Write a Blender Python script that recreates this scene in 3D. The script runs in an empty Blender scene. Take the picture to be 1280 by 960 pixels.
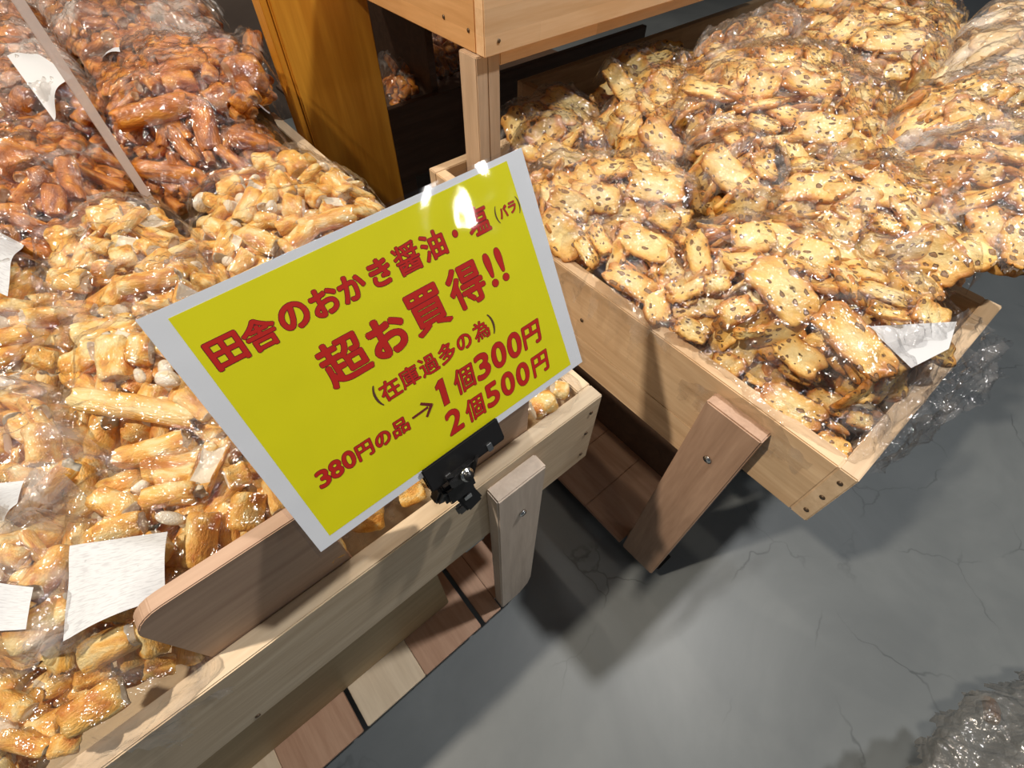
import bpy, bmesh, math, random
import numpy as np
from mathutils import Vector, Matrix

# ------------------------------------------------------------------ camera, world, lights, exposure
C = bpy.context.scene.collection
SC = bpy.context.scene
U = 1.418                                   # plan unit -> metres ; rim of the left crate is z = 0 in plan units
ZR = 0.435
ROT = np.array([[0.768, -0.641, 0.007], [-0.509, -0.616, -0.601], [0.390, 0.457, -0.799]])
_u, _s, _v = np.linalg.svd(ROT); ROT = _u @ _v
FPX = 595.64
CAM = np.array([-0.230, -0.141, 0.356])


def M(x, y, z):
    return Vector((x * U, y * U, (z + ZR) * U))


def hit(px, py, ax, val):
    """plan-unit point where the sight line through a pixel meets the plane ax = val"""
    d = ROT.T @ np.array([(px - 640) / FPX, (py - 480) / FPX, 1.0])
    return CAM + d * ((val - CAM[ax]) / d[ax])


cam_data = bpy.data.cameras.new('camera')
cam = bpy.data.objects.new('camera', cam_data)
C.objects.link(cam)
SC.camera = cam
cam_data.sensor_width = 36.0
cam_data.lens = 36.0 * FPX / 1280.0
cam_data.clip_start = 0.02
R4 = Matrix(((ROT[0][0], -ROT[1][0], -ROT[2][0]), (ROT[0][1], -ROT[1][1], -ROT[2][1]), (ROT[0][2], -ROT[1][2], -ROT[2][2]))).to_4x4()
cam.matrix_world = Matrix.Translation(M(*CAM)) @ R4

world = bpy.data.worlds.new('world')
SC.world = world
world.use_nodes = True
wb = world.node_tree.nodes['Background']
wb.inputs[0].default_value = (0.80, 0.88, 1.0, 1)
wb.inputs[1].default_value = 0.07

SC.view_settings.view_transform = 'Standard'
SC.view_settings.look = 'None'
SC.view_settings.gamma = 1.0
SC.view_settings.exposure = 0.0
SC.view_settings.use_curve_mapping = False
SC.cycles.transparent_max_bounces = 24
SC.cycles.max_bounces = 8
SC.cycles.caustics_reflective = False
SC.cycles.caustics_refractive = False


def lamp(name, target, direction, dist, power, size, color):
    """a ceiling or added lamp: small area light aimed at target from the given direction"""
    d = Vector(direction).normalized()
    ld = bpy.data.lights.new(name, 'AREA')
    ld.shape = 'DISK'
    ld.size = size
    ld.energy = power
    ld.color = color
    o = bpy.data.objects.new(name, ld)
    C.objects.link(o)
    t = M(*target)
    o.location = t + d * dist
    o.rotation_euler = d.to_track_quat('Z', 'Y').to_euler()
    return o


WARM = (1.0, 0.86, 0.70)
lamp('ceiling_or_added_lamp', (0.0, 0.0, 0.0), (-0.55, 0.18, 0.81), 2.9, 68, 0.10, WARM)
lamp('ceiling_or_added_lamp', (0.0, 0.0, -0.2), (0.36, -0.14, 0.92), 2.6, 34, 0.12, (1.0, 0.97, 0.94))
lamp('ceiling_or_added_lamp', (-0.07, 0.05, 0.2), (0.50, -0.82, 0.27), 4.2, 7, 0.22, (1.0, 0.96, 0.92))
lamp('ceiling_or_added_lamp', (0.3, 0.1, 0.0), (0.30, 0.75, 0.80), 3.0, 8, 0.08, WARM)  # extra lamp, added for highlights on the film
lamp('ceiling_or_added_lamp', (0.2, -0.1, 0.0), (-0.25, -0.55, 0.85), 3.0, 2, 0.06, (1.0, 0.92, 0.84))  # weak added fill from the front
lamp('ceiling_or_added_lamp', (0.2, 0.0, 0.0), (0.55, 0.35, 0.80), 2.9, 7, 0.05, WARM)  # from here on, small lamps added to make the film sparkle
lamp('ceiling_or_added_lamp', (-0.2, 0.2, 0.0), (0.20, 0.30, 0.90), 2.7, 7, 0.05, WARM)
lamp('ceiling_or_added_lamp', (0.0, 0.3, 0.0), (0.50, 0.62, 0.65), 3.4, 9, 0.05, WARM)
lamp('ceiling_or_added_lamp', (0.3, 0.1, 0.0), (0.05, 0.62, 0.80), 3.2, 7, 0.05, (1.0, 0.95, 0.9))
lamp('ceiling_or_added_lamp', (-0.3, 0.4, 0.0), (-0.15, 0.55, 0.80), 2.8, 12, 0.08, WARM)

# ------------------------------------------------------------------ helpers


def link(name, me, mat=None, parent=None, label=None):
    o = bpy.data.objects.new(name, me)
    C.objects.link(o)
    if mat is not None and me is not None and not me.materials:
        me.materials.append(mat)
    if parent is not None:
        o.parent = parent
        o.location = -parent.location
    if label:
        o['label'] = label
    return o


def thing(name, label, cat, loc, group=None):
    o = bpy.data.objects.new(name, None)
    o.empty_display_size = 0.05
    C.objects.link(o)
    o.location = loc
    o['label'] = label
    o['category'] = cat
    if group:
        o['group'] = group
    return o


def bm_mesh(bm, name, smooth=False):
    me = bpy.data.meshes.new(name)
    bmesh.ops.recalc_face_normals(bm, faces=bm.faces)
    bm.to_mesh(me)
    bm.free()
    if smooth:
        me.polygons.foreach_set('use_smooth', [True] * len(me.polygons))
    return me


def box(name, x, y, z, mat, parent, label=None, bev=0.0015, jitter=0.0):
    """board between plan coordinates"""
    bm = bmesh.new()
    a = M(x[0], y[0], z[0])
    b = M(x[1], y[1], z[1])
    g = bmesh.ops.create_cube(bm, size=1.0)
    for v in g['verts']:
        v.co = Vector([(a[i] if v.co[i] < 0 else b[i]) for i in range(3)])
    if bev:
        bmesh.ops.bevel(bm, geom=list(bm.edges), offset=bev, segments=2, affect='EDGES')
    return link(name, bm_mesh(bm, name), mat, parent, label)


def extrude_poly(name, pts, vec, mat, parent, bev=0.0015, label=None):
    """polygon of metre points extruded along vec"""
    bm = bmesh.new()
    vs = [bm.verts.new(p) for p in pts]
    f = bm.faces.new(vs)
    r = bmesh.ops.extrude_face_region(bm, geom=[f])
    bmesh.ops.translate(bm, verts=[e for e in r['geom'] if isinstance(e, bmesh.types.BMVert)], vec=vec)
    bmesh.ops.recalc_face_normals(bm, faces=bm.faces)
    if bev:
        bmesh.ops.bevel(bm, geom=list(bm.edges), offset=bev, segments=2, affect='EDGES')
    return link(name, bm_mesh(bm, name), mat, parent, label)


def cyl(name, p, axis, r, h, mat, parent, seg=20, label=None, dome=False, r2=None):
    bm = bmesh.new()
    r2 = r if r2 is None else r2
    bmesh.ops.create_cone(bm, cap_ends=True, segments=seg, radius1=r, radius2=r2, depth=h)
    if h > 0.0012 and r > 0.003:
        bmesh.ops.bevel(bm, geom=[e for e in bm.edges if abs(e.verts[0].co.z - e.verts[1].co.z) < 1e-6], offset=min(h, r) * 0.25, segments=2, affect='EDGES')
    q = Vector(axis).to_track_quat('Z', 'Y').to_matrix().to_4x4()
    bm.transform(Matrix.Translation(p) @ q)
    return link(name, bm_mesh(bm, name, True), mat, parent, label)


# ------------------------------------------------------------------ materials


def new_mat(name):
    m = bpy.data.materials.new(name)
    m.use_nodes = True
    nt = m.node_tree
    b = nt.nodes['Principled BSDF']
    return m, nt, b


def nd(nt, typ, **kw):
    n = nt.nodes.new(typ)
    for k, v in kw.items():
        setattr(n, k, v)
    return n


def ramp(nt, stops, interp='LINEAR'):
    r = nt.nodes.new('ShaderNodeValToRGB')
    r.color_ramp.interpolation = interp
    el = r.color_ramp.elements
    while len(el) < len(stops):
        el.new(0.5)
    for e, (p, c) in zip(el, stops):
        e.position = p
        e.color = (*c, 1)
    return r


def wood(name, dark, light, axis='x', strips=None, rough=0.5, knots=0.0, scale=1.0, off=0.0):
    m, nt, b = new_mat(name)
    L = nt.links.new
    tc = nd(nt, 'ShaderNodeTexCoord')
    mp = nd(nt, 'ShaderNodeMapping')
    L(tc.outputs['Object'], mp.inputs[0])
    st = 5.0
    sc = [60 * scale] * 3
    ai = 'xyz'.index(axis)
    sc[ai] = st * scale
    mp.inputs['Scale'].default_value = sc
    mp.inputs['Location'].default_value = (off, off * 1.7, off * 0.6)
    n1 = nd(nt, 'ShaderNodeTexNoise')
    n1.inputs['Scale'].default_value = 0.55
    n1.inputs['Detail'].default_value = 5
    n1.inputs['Distortion'].default_value = 1.1
    L(mp.outputs[0], n1.inputs[0])
    n2 = nd(nt, 'ShaderNodeTexNoise')
    n2.inputs['Scale'].default_value = 3.5
    n2.inputs['Detail'].default_value = 6
    L(mp.outputs[0], n2.inputs[0])
    mx = nd(nt, 'ShaderNodeMix')
    mx.data_type = 'FLOAT'
    mx.inputs[0].default_value = 0.35
    L(n1.outputs[0], mx.inputs[2])
    L(n2.outputs[0], mx.inputs[3])
    rp = ramp(nt, [(0.33, dark), (0.50, tuple((a + c) / 2 for a, c in zip(dark, light))), (0.64, light)])
    L(mx.outputs[0], rp.inputs[0])
    col = rp.outputs[0]
    if strips:
        # edge-glued staves: a brick pattern of slightly different tints. strips = (u axis, v axis)
        sp = nd(nt, 'ShaderNodeSeparateXYZ')
        L(tc.outputs['Object'], sp.inputs[0])
        cb = nd(nt, 'ShaderNodeCombineXYZ')
        L(sp.outputs['XYZ'.index(strips[0].upper())], cb.inputs[0])
        L(sp.outputs['XYZ'.index(strips[1].upper())], cb.inputs[1])
        br = nd(nt, 'ShaderNodeTexBrick')
        br.inputs['Color1'].default_value = (0.74, 0.68, 0.60, 1)
        br.inputs['Color2'].default_value = (1.12, 1.08, 1.02, 1)
        br.inputs['Mortar'].default_value = (0.8, 0.72, 0.62, 1)
        br.inputs['Scale'].default_value = 1.0
        br.inputs['Mortar Size'].default_value = 0.0002
        br.inputs['Brick Width'].default_value = 0.31
        br.inputs['Row Height'].default_value = 0.033
        br.inputs['Bias'].default_value = 0.15
        L(cb.outputs[0], br.inputs[0])
        mu = nd(nt, 'ShaderNodeMix')
        mu.data_type = 'RGBA'
        mu.blend_type = 'MULTIPLY'
        mu.inputs[0].default_value = 0.55
        L(col, mu.inputs[6])
        L(br.outputs[0], mu.inputs[7])
        col = mu.outputs[2]
    if knots:
        vo = nd(nt, 'ShaderNodeTexVoronoi')
        vo.inputs['Scale'].default_value = knots
        mk = nd(nt, 'ShaderNodeMapping')
        ks = [1.0] * 3
        ks[ai] = 0.45
        mk.inputs['Scale'].default_value = ks
        mk.inputs['Location'].default_value = (0.31 + off, 0.12, 0.2)
        L(tc.outputs['Object'], mk.inputs[0])
        L(mk.outputs[0], vo.inputs[0])
        kr = ramp(nt, [(0.0, (0.25, 0.11, 0.05)), (0.05, (0.5, 0.3, 0.18)), (0.10, (1, 1, 1))])
        L(vo.outputs['Distance'], kr.inputs[0])
        mu = nd(nt, 'ShaderNodeMix')
        mu.data_type = 'RGBA'
        mu.blend_type = 'MULTIPLY'
        mu.inputs[0].default_value = 1.0
        L(col, mu.inputs[6])
        L(kr.outputs[0], mu.inputs[7])
        col = mu.outputs[2]
    L(col, b.inputs['Base Color'])
    b.inputs['Roughness'].default_value = rough
    bp = nd(nt, 'ShaderNodeBump')
    bp.inputs['Strength'].default_value = 0.12
    bp.inputs['Distance'].default_value = 0.001
    L(n2.outputs[0], bp.inputs['Height'])
    L(bp.outputs[0], b.inputs['Normal'])
    return m


def plain(name, col, rough=0.5, metal=0.0, coat=0.0, noise=0.0):
    m, nt, b = new_mat(name)
    b.inputs['Base Color'].default_value = (*col, 1)
    b.inputs['Roughness'].default_value = rough
    b.inputs['Metallic'].default_value = metal
    b.inputs['Coat Weight'].default_value = coat
    if noise:
        n = nd(nt, 'ShaderNodeTexNoise')
        n.inputs['Scale'].default_value = 40
        r = ramp(nt, [(0.3, tuple(c * (1 - noise) for c in col)), (0.7, col)])
        nt.links.new(n.outputs[0], r.inputs[0])
        nt.links.new(r.outputs[0], b.inputs['Base Color'])
    return m


def schlick(nt, f0, amp, normal=None, power=4.0):
    """two-sided Fresnel-like weight"""
    lw = nt.nodes.new('ShaderNodeLayerWeight')
    lw.inputs[0].default_value = 0.5
    pw = nt.nodes.new('ShaderNodeMath'); pw.operation = 'POWER'
    nt.links.new(lw.outputs['Facing'], pw.inputs[0]); pw.inputs[1].default_value = power
    ma = nt.nodes.new('ShaderNodeMath'); ma.operation = 'MULTIPLY_ADD'; ma.use_clamp = True
    nt.links.new(pw.outputs[0], ma.inputs[0]); ma.inputs[1].default_value = amp; ma.inputs[2].default_value = f0
    if normal is not None:
        nt.links.new(normal, lw.inputs[1])
    return lw, ma.outputs[0]


def film_mat(name, haze=(0.0, 0.15), tint=(0.98, 0.965, 0.95), bump=0.5, gloss=1.0, hscale=20, grey=False, amp=0.7):
    m, nt, b = new_mat(name)
    L = nt.links.new
    nt.nodes.remove(b)
    out = nt.nodes['Material Output']
    tc = nd(nt, 'ShaderNodeTexCoord')
    # fine crinkles
    nz = nd(nt, 'ShaderNodeTexNoise')
    nz.inputs['Scale'].default_value = 14
    nz.inputs['Detail'].default_value = 2
    L(tc.outputs['Object'], nz.inputs[0])
    va = nd(nt, 'ShaderNodeVectorMath', operation='SCALE')
    L(nz.outputs['Color'], va.inputs[0])
    va.inputs['Scale'].default_value = 0.06
    ad = nd(nt, 'ShaderNodeVectorMath', operation='ADD')
    L(tc.outputs['Object'], ad.inputs[0])
    L(va.outputs[0], ad.inputs[1])
    mp = nd(nt, 'ShaderNodeMapping')
    mp.inputs['Scale'].default_value = (1, 0.45, 1)
    mp.inputs['Rotation'].default_value = (0, 0, 0.7)
    L(ad.outputs[0], mp.inputs[0])
    vo = nd(nt, 'ShaderNodeTexVoronoi', feature='DISTANCE_TO_EDGE')
    vo.inputs['Scale'].default_value = 42
    L(mp.outputs[0], vo.inputs[0])
    n2 = nd(nt, 'ShaderNodeTexNoise')
    n2.inputs['Scale'].default_value = 75
    n2.inputs['Detail'].default_value = 3
    n2.inputs['Distortion'].default_value = 1.2
    L(ad.outputs[0], n2.inputs[0])
    mm = nd(nt, 'ShaderNodeMath', operation='MULTIPLY_ADD')
    L(vo.outputs['Distance'], mm.inputs[0])
    mm.inputs[1].default_value = 2.6
    L(n2.outputs[0], mm.inputs[2])
    bp = nd(nt, 'ShaderNodeBump')
    bp.inputs['Strength'].default_value = bump
    bp.inputs['Distance'].default_value = 0.006
    L(mm.outputs[0], bp.inputs['Height'])
    gl = nd(nt, 'ShaderNodeBsdfGlossy')
    gl.inputs['Roughness'].default_value = 0.115
    L(bp.outputs[0], gl.inputs['Normal'])
    tr = nd(nt, 'ShaderNodeBsdfTransparent')
    tr.inputs[0].default_value = (*tint, 1)
    fr, fo = schlick(nt, 0.09 * gloss, amp, bp.outputs[0])
    # milky, creased places
    hz = nd(nt, 'ShaderNodeTexNoise')
    hz.inputs['Scale'].default_value = hscale
    hz.inputs['Detail'].default_value = 3
    hz.inputs['Distortion'].default_value = 0.8
    L(tc.outputs['Object'], hz.inputs[0])
    hr = nd(nt, 'ShaderNodeMapRange')
    hr.inputs['From Min'].default_value = 0.50
    hr.inputs['From Max'].default_value = 0.68
    hr.inputs['To Min'].default_value = haze[0]
    hr.inputs['To Max'].default_value = haze[1]
    L(hz.outputs[0], hr.inputs[0])
    df = nd(nt, 'ShaderNodeBsdfDiffuse')
    df.inputs[0].default_value = (0.22, 0.22, 0.21, 1) if grey else (0.84, 0.80, 0.76, 1)
    L(bp.outputs[0], df.inputs['Normal'])
    m1 = nd(nt, 'ShaderNodeMixShader')
    L(hr.outputs[0], m1.inputs[0])
    L(tr.outputs[0], m1.inputs[1])
    L(df.outputs[0], m1.inputs[2])
    m2 = nd(nt, 'ShaderNodeMixShader')
    L(fo, m2.inputs[0])
    L(m1.outputs[0], m2.inputs[1])
    L(gl.outputs[0], m2.inputs[2])
    L(m2.outputs[0], out.inputs[0])
    return m


def okaki_mat(name, pale, gold, brown, inner, gloss=0.45):
    """toasted skin, paler flanks, white broken ends; object space is -0.5..0.5 along x"""
    m, nt, b = new_mat(name)
    L = nt.links.new
    tc = nd(nt, 'ShaderNodeTexCoord')
    oi = nd(nt, 'ShaderNodeObjectInfo')
    sc = nd(nt, 'ShaderNodeMath', operation='MULTIPLY')
    L(oi.outputs['Random'], sc.inputs[0])
    sc.inputs[1].default_value = 37.0
    ad = nd(nt, 'ShaderNodeVectorMath', operation='ADD')
    L(tc.outputs['Object'], ad.inputs[0])
    L(sc.outputs[0], ad.inputs[1])
    n1 = nd(nt, 'ShaderNodeTexNoise')
    n1.inputs['Scale'].default_value = 1.9
    n1.inputs['Detail'].default_value = 4
    n1.inputs['Distortion'].default_value = 0.4
    L(ad.outputs[0], n1.inputs[0])
    rp = ramp(nt, [(0.34, pale), (0.47, gold), (0.66, brown)])
    r2 = nd(nt, 'ShaderNodeMath', operation='MULTIPLY_ADD')
    L(oi.outputs['Random'], r2.inputs[0])
    r2.inputs[1].default_value = 0.10
    r2.inputs[2].default_value = -0.07
    r3 = nd(nt, 'ShaderNodeMath', operation='ADD')
    L(n1.outputs[0], r3.inputs[0])
    L(r2.outputs[0], r3.inputs[1])
    L(r3.outputs[0], rp.inputs[0])
    L(rp.outputs[0], b.inputs['Base Color'])
    b.inputs['Roughness'].default_value = gloss
    b.inputs['Subsurface Weight'].default_value = 0.0
    n2 = nd(nt, 'ShaderNodeTexNoise')
    n2.inputs['Scale'].default_value = 13
    n2.inputs['Detail'].default_value = 5
    L(ad.outputs[0], n2.inputs[0])
    bp = nd(nt, 'ShaderNodeBump')
    bp.inputs['Strength'].default_value = 0.45
    bp.inputs['Distance'].default_value = 0.004
    L(n2.outputs[0], bp.inputs['Height'])
    L(bp.outputs[0], b.inputs['Normal'])
    return m


def bean_mat(name, beans=True, base=((0.91, 0.72, 0.33), (0.86, 0.53, 0.14), (0.55, 0.22, 0.04))):
    """flat cracker: pale face, toasted rim, soybean halves. object space: x -.5...5, y -.3...3"""
    m, nt, b = new_mat(name)
    L = nt.links.new
    tc = nd(nt, 'ShaderNodeTexCoord')
    oi = nd(nt, 'ShaderNodeObjectInfo')
    sc = nd(nt, 'ShaderNodeMath', operation='MULTIPLY')
    L(oi.outputs['Random'], sc.inputs[0])
    sc.inputs[1].default_value = 53.0
    ad = nd(nt, 'ShaderNodeVectorMath', operation='ADD')
    L(tc.outputs['Object'], ad.inputs[0])
    L(sc.outputs[0], ad.inputs[1])
    sx = nd(nt, 'ShaderNodeSeparateXYZ')
    L(tc.outputs['Object'], sx.inputs[0])
    # rim factor max(|x|/.5, |y|/.3)
    ax = nd(nt, 'ShaderNodeMath', operation='ABSOLUTE')
    ay = nd(nt, 'ShaderNodeMath', operation='ABSOLUTE')
    L(sx.outputs[0], ax.inputs[0])
    L(sx.outputs[1], ay.inputs[0])
    dx = nd(nt, 'ShaderNodeMath', operation='MULTIPLY')
    dy = nd(nt, 'ShaderNodeMath', operation='MULTIPLY')
    L(ax.outputs[0], dx.inputs[0])
    dx.inputs[1].default_value = 2.0
    L(ay.outputs[0], dy.inputs[0])
    dy.inputs[1].default_value = 3.3
    mxx = nd(nt, 'ShaderNodeMath', operation='SMOOTH_MAX')
    mxx.inputs[2].default_value = 0.25
    L(dx.outputs[0], mxx.inputs[0])
    L(dy.outputs[0], mxx.inputs[1])
    n1 = nd(nt, 'ShaderNodeTexNoise')
    n1.inputs['Scale'].default_value = 4.5
    n1.inputs['Detail'].default_value = 4
    L(ad.outputs[0], n1.inputs[0])
    nn = nd(nt, 'ShaderNodeMath', operation='MULTIPLY_ADD')
    L(n1.outputs[0], nn.inputs[0])
    nn.inputs[1].default_value = 0.9
    L(mxx.outputs[0], nn.inputs[2])
    r2 = nd(nt, 'ShaderNodeMath', operation='MULTIPLY_ADD')
    L(oi.outputs['Random'], r2.inputs[0])
    r2.inputs[1].default_value = 0.25
    L(nn.outputs[0], r2.inputs[2])
    mr = nd(nt, 'ShaderNodeMapRange')
    mr.inputs['From Min'].default_value = 0.72
    mr.inputs['From Max'].default_value = 1.60
    L(r2.outputs[0], mr.inputs[0])
    rp = ramp(nt, [(0.1, base[0]), (0.58, base[1]), (0.92, base[2])])
    L(mr.outputs[0], rp.inputs[0])
    col = rp.outputs[0]
    hgt = n1.outputs[0]
    if beans:
        mp = nd(nt, 'ShaderNodeMapping')
        mp.inputs['Scale'].default_value = (3.6, 5.4, 2.6)
        L(ad.outputs[0], mp.inputs[0])
        n3 = nd(nt, 'ShaderNodeTexNoise')
        n3.inputs['Scale'].default_value = 2.0
        L(mp.outputs[0], n3.inputs[0])
        v2 = nd(nt, 'ShaderNodeVectorMath', operation='SCALE')
        L(n3.outputs['Color'], v2.inputs[0])
        v2.inputs['Scale'].default_value = 0.5
        a2 = nd(nt, 'ShaderNodeVectorMath', operation='ADD')
        L(mp.outputs[0], a2.inputs[0])
        L(v2.outputs[0], a2.inputs[1])
        vo = nd(nt, 'ShaderNodeTexVoronoi')
        vo.inputs['Scale'].default_value = 1.6
        vo.inputs['Randomness'].default_value = 0.9
        L(a2.outputs[0], vo.inputs[0])
        bs = nd(nt, 'ShaderNodeSeparateColor')
        L(vo.outputs['Color'], bs.inputs[0])
        th = nd(nt, 'ShaderNodeMapRange')          # bean radius differs from cell to cell, some cells have none
        th.inputs['From Min'].default_value = 0.0
        th.inputs['From Max'].default_value = 1.0
        th.inputs['To Min'].default_value = 0.02
        th.inputs['To Max'].default_value = 0.44
        L(bs.outputs[0], th.inputs[0])
        sb = nd(nt, 'ShaderNodeMath', operation='SUBTRACT')
        L(th.outputs[0], sb.inputs[0])
        L(vo.outputs['Distance'], sb.inputs[1])
        edge = nd(nt, 'ShaderNodeMapRange')
        edge.inputs['From Min'].default_value = -0.03
        edge.inputs['From Max'].default_value = 0.03
        L(sb.outputs[0], edge.inputs[0])
        core = nd(nt, 'ShaderNodeMapRange')
        core.inputs['From Min'].default_value = 0.02
        core.inputs['From Max'].default_value = 0.12
        L(sb.outputs[0], core.inputs[0])
        bc = ramp(nt, [(0.0, (0.085, 0.035, 0.012)), (1.0, (0.30, 0.165, 0.065))])
        L(core.outputs[0], bc.inputs[0])
        mx = nd(nt, 'ShaderNodeMix')
        mx.data_type = 'RGBA'
        L(edge.outputs[0], mx.inputs[0])
        L(col, mx.inputs[6])
        L(bc.outputs[0], mx.inputs[7])
        col = mx.outputs[2]
        hh = nd(nt, 'ShaderNodeMath', operation='MULTIPLY_ADD')
        L(edge.outputs[0], hh.inputs[0])
        hh.inputs[1].default_value = -0.35
        L(n1.outputs[0], hh.inputs[2])
        hgt = hh.outputs[0]
    L(col, b.inputs['Base Color'])
    b.inputs['Roughness'].default_value = 0.5
    n2 = nd(nt, 'ShaderNodeTexNoise')
    n2.inputs['Scale'].default_value = 16
    n2.inputs['Detail'].default_value = 4
    L(ad.outputs[0], n2.inputs[0])
    h2 = nd(nt, 'ShaderNodeMath', operation='MULTIPLY_ADD')
    L(n2.outputs[0], h2.inputs[0])
    h2.inputs[1].default_value = 0.4
    L(hgt, h2.inputs[2])
    bp = nd(nt, 'ShaderNodeBump')
    bp.inputs['Strength'].default_value = 0.7
    bp.inputs['Distance'].default_value = 0.005
    L(h2.outputs[0], bp.inputs['Height'])
    L(bp.outputs[0], b.inputs['Normal'])
    return m


def concrete():
    m, nt, b = new_mat('polished_concrete')
    L = nt.links.new
    tc = nd(nt, 'ShaderNodeTexCoord')
    n1 = nd(nt, 'ShaderNodeTexNoise')
    n1.inputs['Scale'].default_value = 2.6
    n1.inputs['Detail'].default_value = 7
    n1.inputs['Roughness'].default_value = 0.6
    n1.inputs['Distortion'].default_value = 0.6
    L(tc.outputs['Object'], n1.inputs[0])
    rp = ramp(nt, [(0.30, (0.15, 0.168, 0.176)), (0.5, (0.178, 0.198, 0.205)), (0.72, (0.215, 0.236, 0.242))])
    L(n1.outputs[0], rp.inputs[0])
    ds = nd(nt, 'ShaderNodeVectorMath', operation='SCALE')
    n3 = nd(nt, 'ShaderNodeTexNoise')
    n3.inputs['Scale'].default_value = 7
    n3.inputs['Detail'].default_value = 4
    L(tc.outputs['Object'], n3.inputs[0])
    L(n3.outputs['Color'], ds.inputs[0])
    ds.inputs['Scale'].default_value = 0.12
    ad = nd(nt, 'ShaderNodeVectorMath', operation='ADD')
    L(tc.outputs['Object'], ad.inputs[0])
    L(ds.outputs[0], ad.inputs[1])
    vo = nd(nt, 'ShaderNodeTexVoronoi', feature='DISTANCE_TO_EDGE')
    vo.inputs['Scale'].default_value = 3.4
    L(ad.outputs[0], vo.inputs[0])
    cr = ramp(nt, [(0.0, (0.45, 0.47, 0.47)), (0.008, (1, 1, 1))])
    L(vo.outputs['Distance'], cr.inputs[0])
    n4 = nd(nt, 'ShaderNodeTexNoise')
    n4.inputs['Scale'].default_value = 4
    L(tc.outputs['Object'], n4.inputs[0])
    mk = nd(nt, 'ShaderNodeMapRange')
    mk.inputs['From Min'].default_value = 0.5
    mk.inputs['From Max'].default_value = 0.62
    mk.inputs['To Max'].default_value = 0.8
    L(n4.outputs[0], mk.inputs[0])
    mu = nd(nt, 'ShaderNodeMix')
    mu.data_type = 'RGBA'
    mu.blend_type = 'MULTIPLY'
    L(mk.outputs[0], mu.inputs[0])
    L(rp.outputs[0], mu.inputs[6])
    L(cr.outputs[0], mu.inputs[7])
    L(mu.outputs[2], b.inputs['Base Color'])
    b.inputs['Roughness'].default_value = 0.42
    return m


def paper_mat(name, lines=True):
    m, nt, b = new_mat(name)
    L = nt.links.new
    b.inputs['Roughness'].default_value = 0.55
    tc = nd(nt, 'ShaderNodeTexCoord')
    mp = nd(nt, 'ShaderNodeMapping')
    mp.inputs['Scale'].default_value = (3.0, 16.0, 1.0)
    L(tc.outputs['UV'], mp.inputs[0])
    n = nd(nt, 'ShaderNodeTexNoise')
    n.inputs['Scale'].default_value = 3.0
    n.inputs['Detail'].default_value = 3
    L(mp.outputs[0], n.inputs[0])
    rp = ramp(nt, [(0.36, (0.48, 0.50, 0.53)), (0.52, (0.60, 0.63, 0.66))])
    L(n.outputs[0], rp.inputs[0])
    L(rp.outputs[0], b.inputs['Base Color'])
    return m


PINE_X = wood('pale_pine_x', (0.60, 0.45, 0.28), (0.80, 0.66, 0.47), 'x', off=0.3)
PINE_Y = wood('pale_pine_y', (0.60, 0.45, 0.28), (0.80, 0.66, 0.47), 'y', off=1.3)
PINE_Z = wood('pale_pine_z', (0.50, 0.36, 0.24), (0.66, 0.50, 0.35), 'z', off=2.1)
GLUED_Y = wood('glued_pine_y', (0.60, 0.41, 0.24), (0.78, 0.59, 0.38), 'y', strips='yz', off=0.9)
GLUED_X = wood('glued_pine_x', (0.62, 0.46, 0.29), (0.80, 0.63, 0.44), 'x', strips='xz', off=0.9)
BEECH_Z = wood('reddish_board_z', (0.40, 0.25, 0.165), (0.56, 0.37, 0.255), 'z', off=4.0, knots=3.2)
BEECH_X = wood('reddish_board_x', (0.42, 0.27, 0.18), (0.58, 0.40, 0.28), 'x', off=5.0)
GREYP_Z = wood('greyish_board_z', (0.62, 0.51, 0.41), (0.80, 0.68, 0.56), 'z', off=6.0, knots=3.7)
PLANK_RED = wood('orange_plank', (0.47, 0.27, 0.17), (0.62, 0.39, 0.26), 'y', off=7.0)
PLANK_PALE = wood('pale_plank', (0.74, 0.59, 0.41), (0.88, 0.73, 0.53), 'y', off=8.2, knots=3.9)
POST_M = wood('honey_varnished_post', (0.50, 0.19, 0.012), (0.72, 0.34, 0.035), 'z', rough=0.38, off=3.3, knots=2.6, scale=0.55)
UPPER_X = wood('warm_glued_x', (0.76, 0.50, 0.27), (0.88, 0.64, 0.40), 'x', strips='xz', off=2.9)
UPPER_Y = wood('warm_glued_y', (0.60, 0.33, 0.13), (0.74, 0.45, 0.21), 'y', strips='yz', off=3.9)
PANEL_M = wood('olive_plywood', (0.34, 0.25, 0.13), (0.44, 0.33, 0.18), 'x', off=9.0)
SHADE_B = wood('shaded_board', (0.09, 0.055, 0.035), (0.15, 0.09, 0.06), 'x', off=9.5)  # shade behind and under the stands, put into the wood colour
BLACK = plain('black_plastic', (0.012, 0.012, 0.013), 0.35)
STEEL = plain('bright_steel', (0.75, 0.76, 0.76), 0.22, 1.0)
BRASS = plain('dark_screw', (0.16, 0.11, 0.07), 0.4, 0.6)
RUBBER = plain('black_rubber', (0.01, 0.01, 0.01), 0.6)
GREYMET = plain('grey_metal', (0.42, 0.44, 0.44), 0.5, 0.3)

# ------------------------------------------------------------------ floor
RR = ZR                                       # plan floor is z = -ZR
T = 0.016
fl = box('floor', (-4, 5), (-4, 6), (-ZR - 0.03, -ZR), concrete(), None, bev=0)
fl['kind'] = 'structure'

# ------------------------------------------------------------------ crates and stands


def screws(parent, pts, axis, r=0.0035, mat=None):
    for p in pts:
        cyl('screw', M(*p), axis, r, 0.0016, mat or BRASS, parent, 14)


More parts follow.
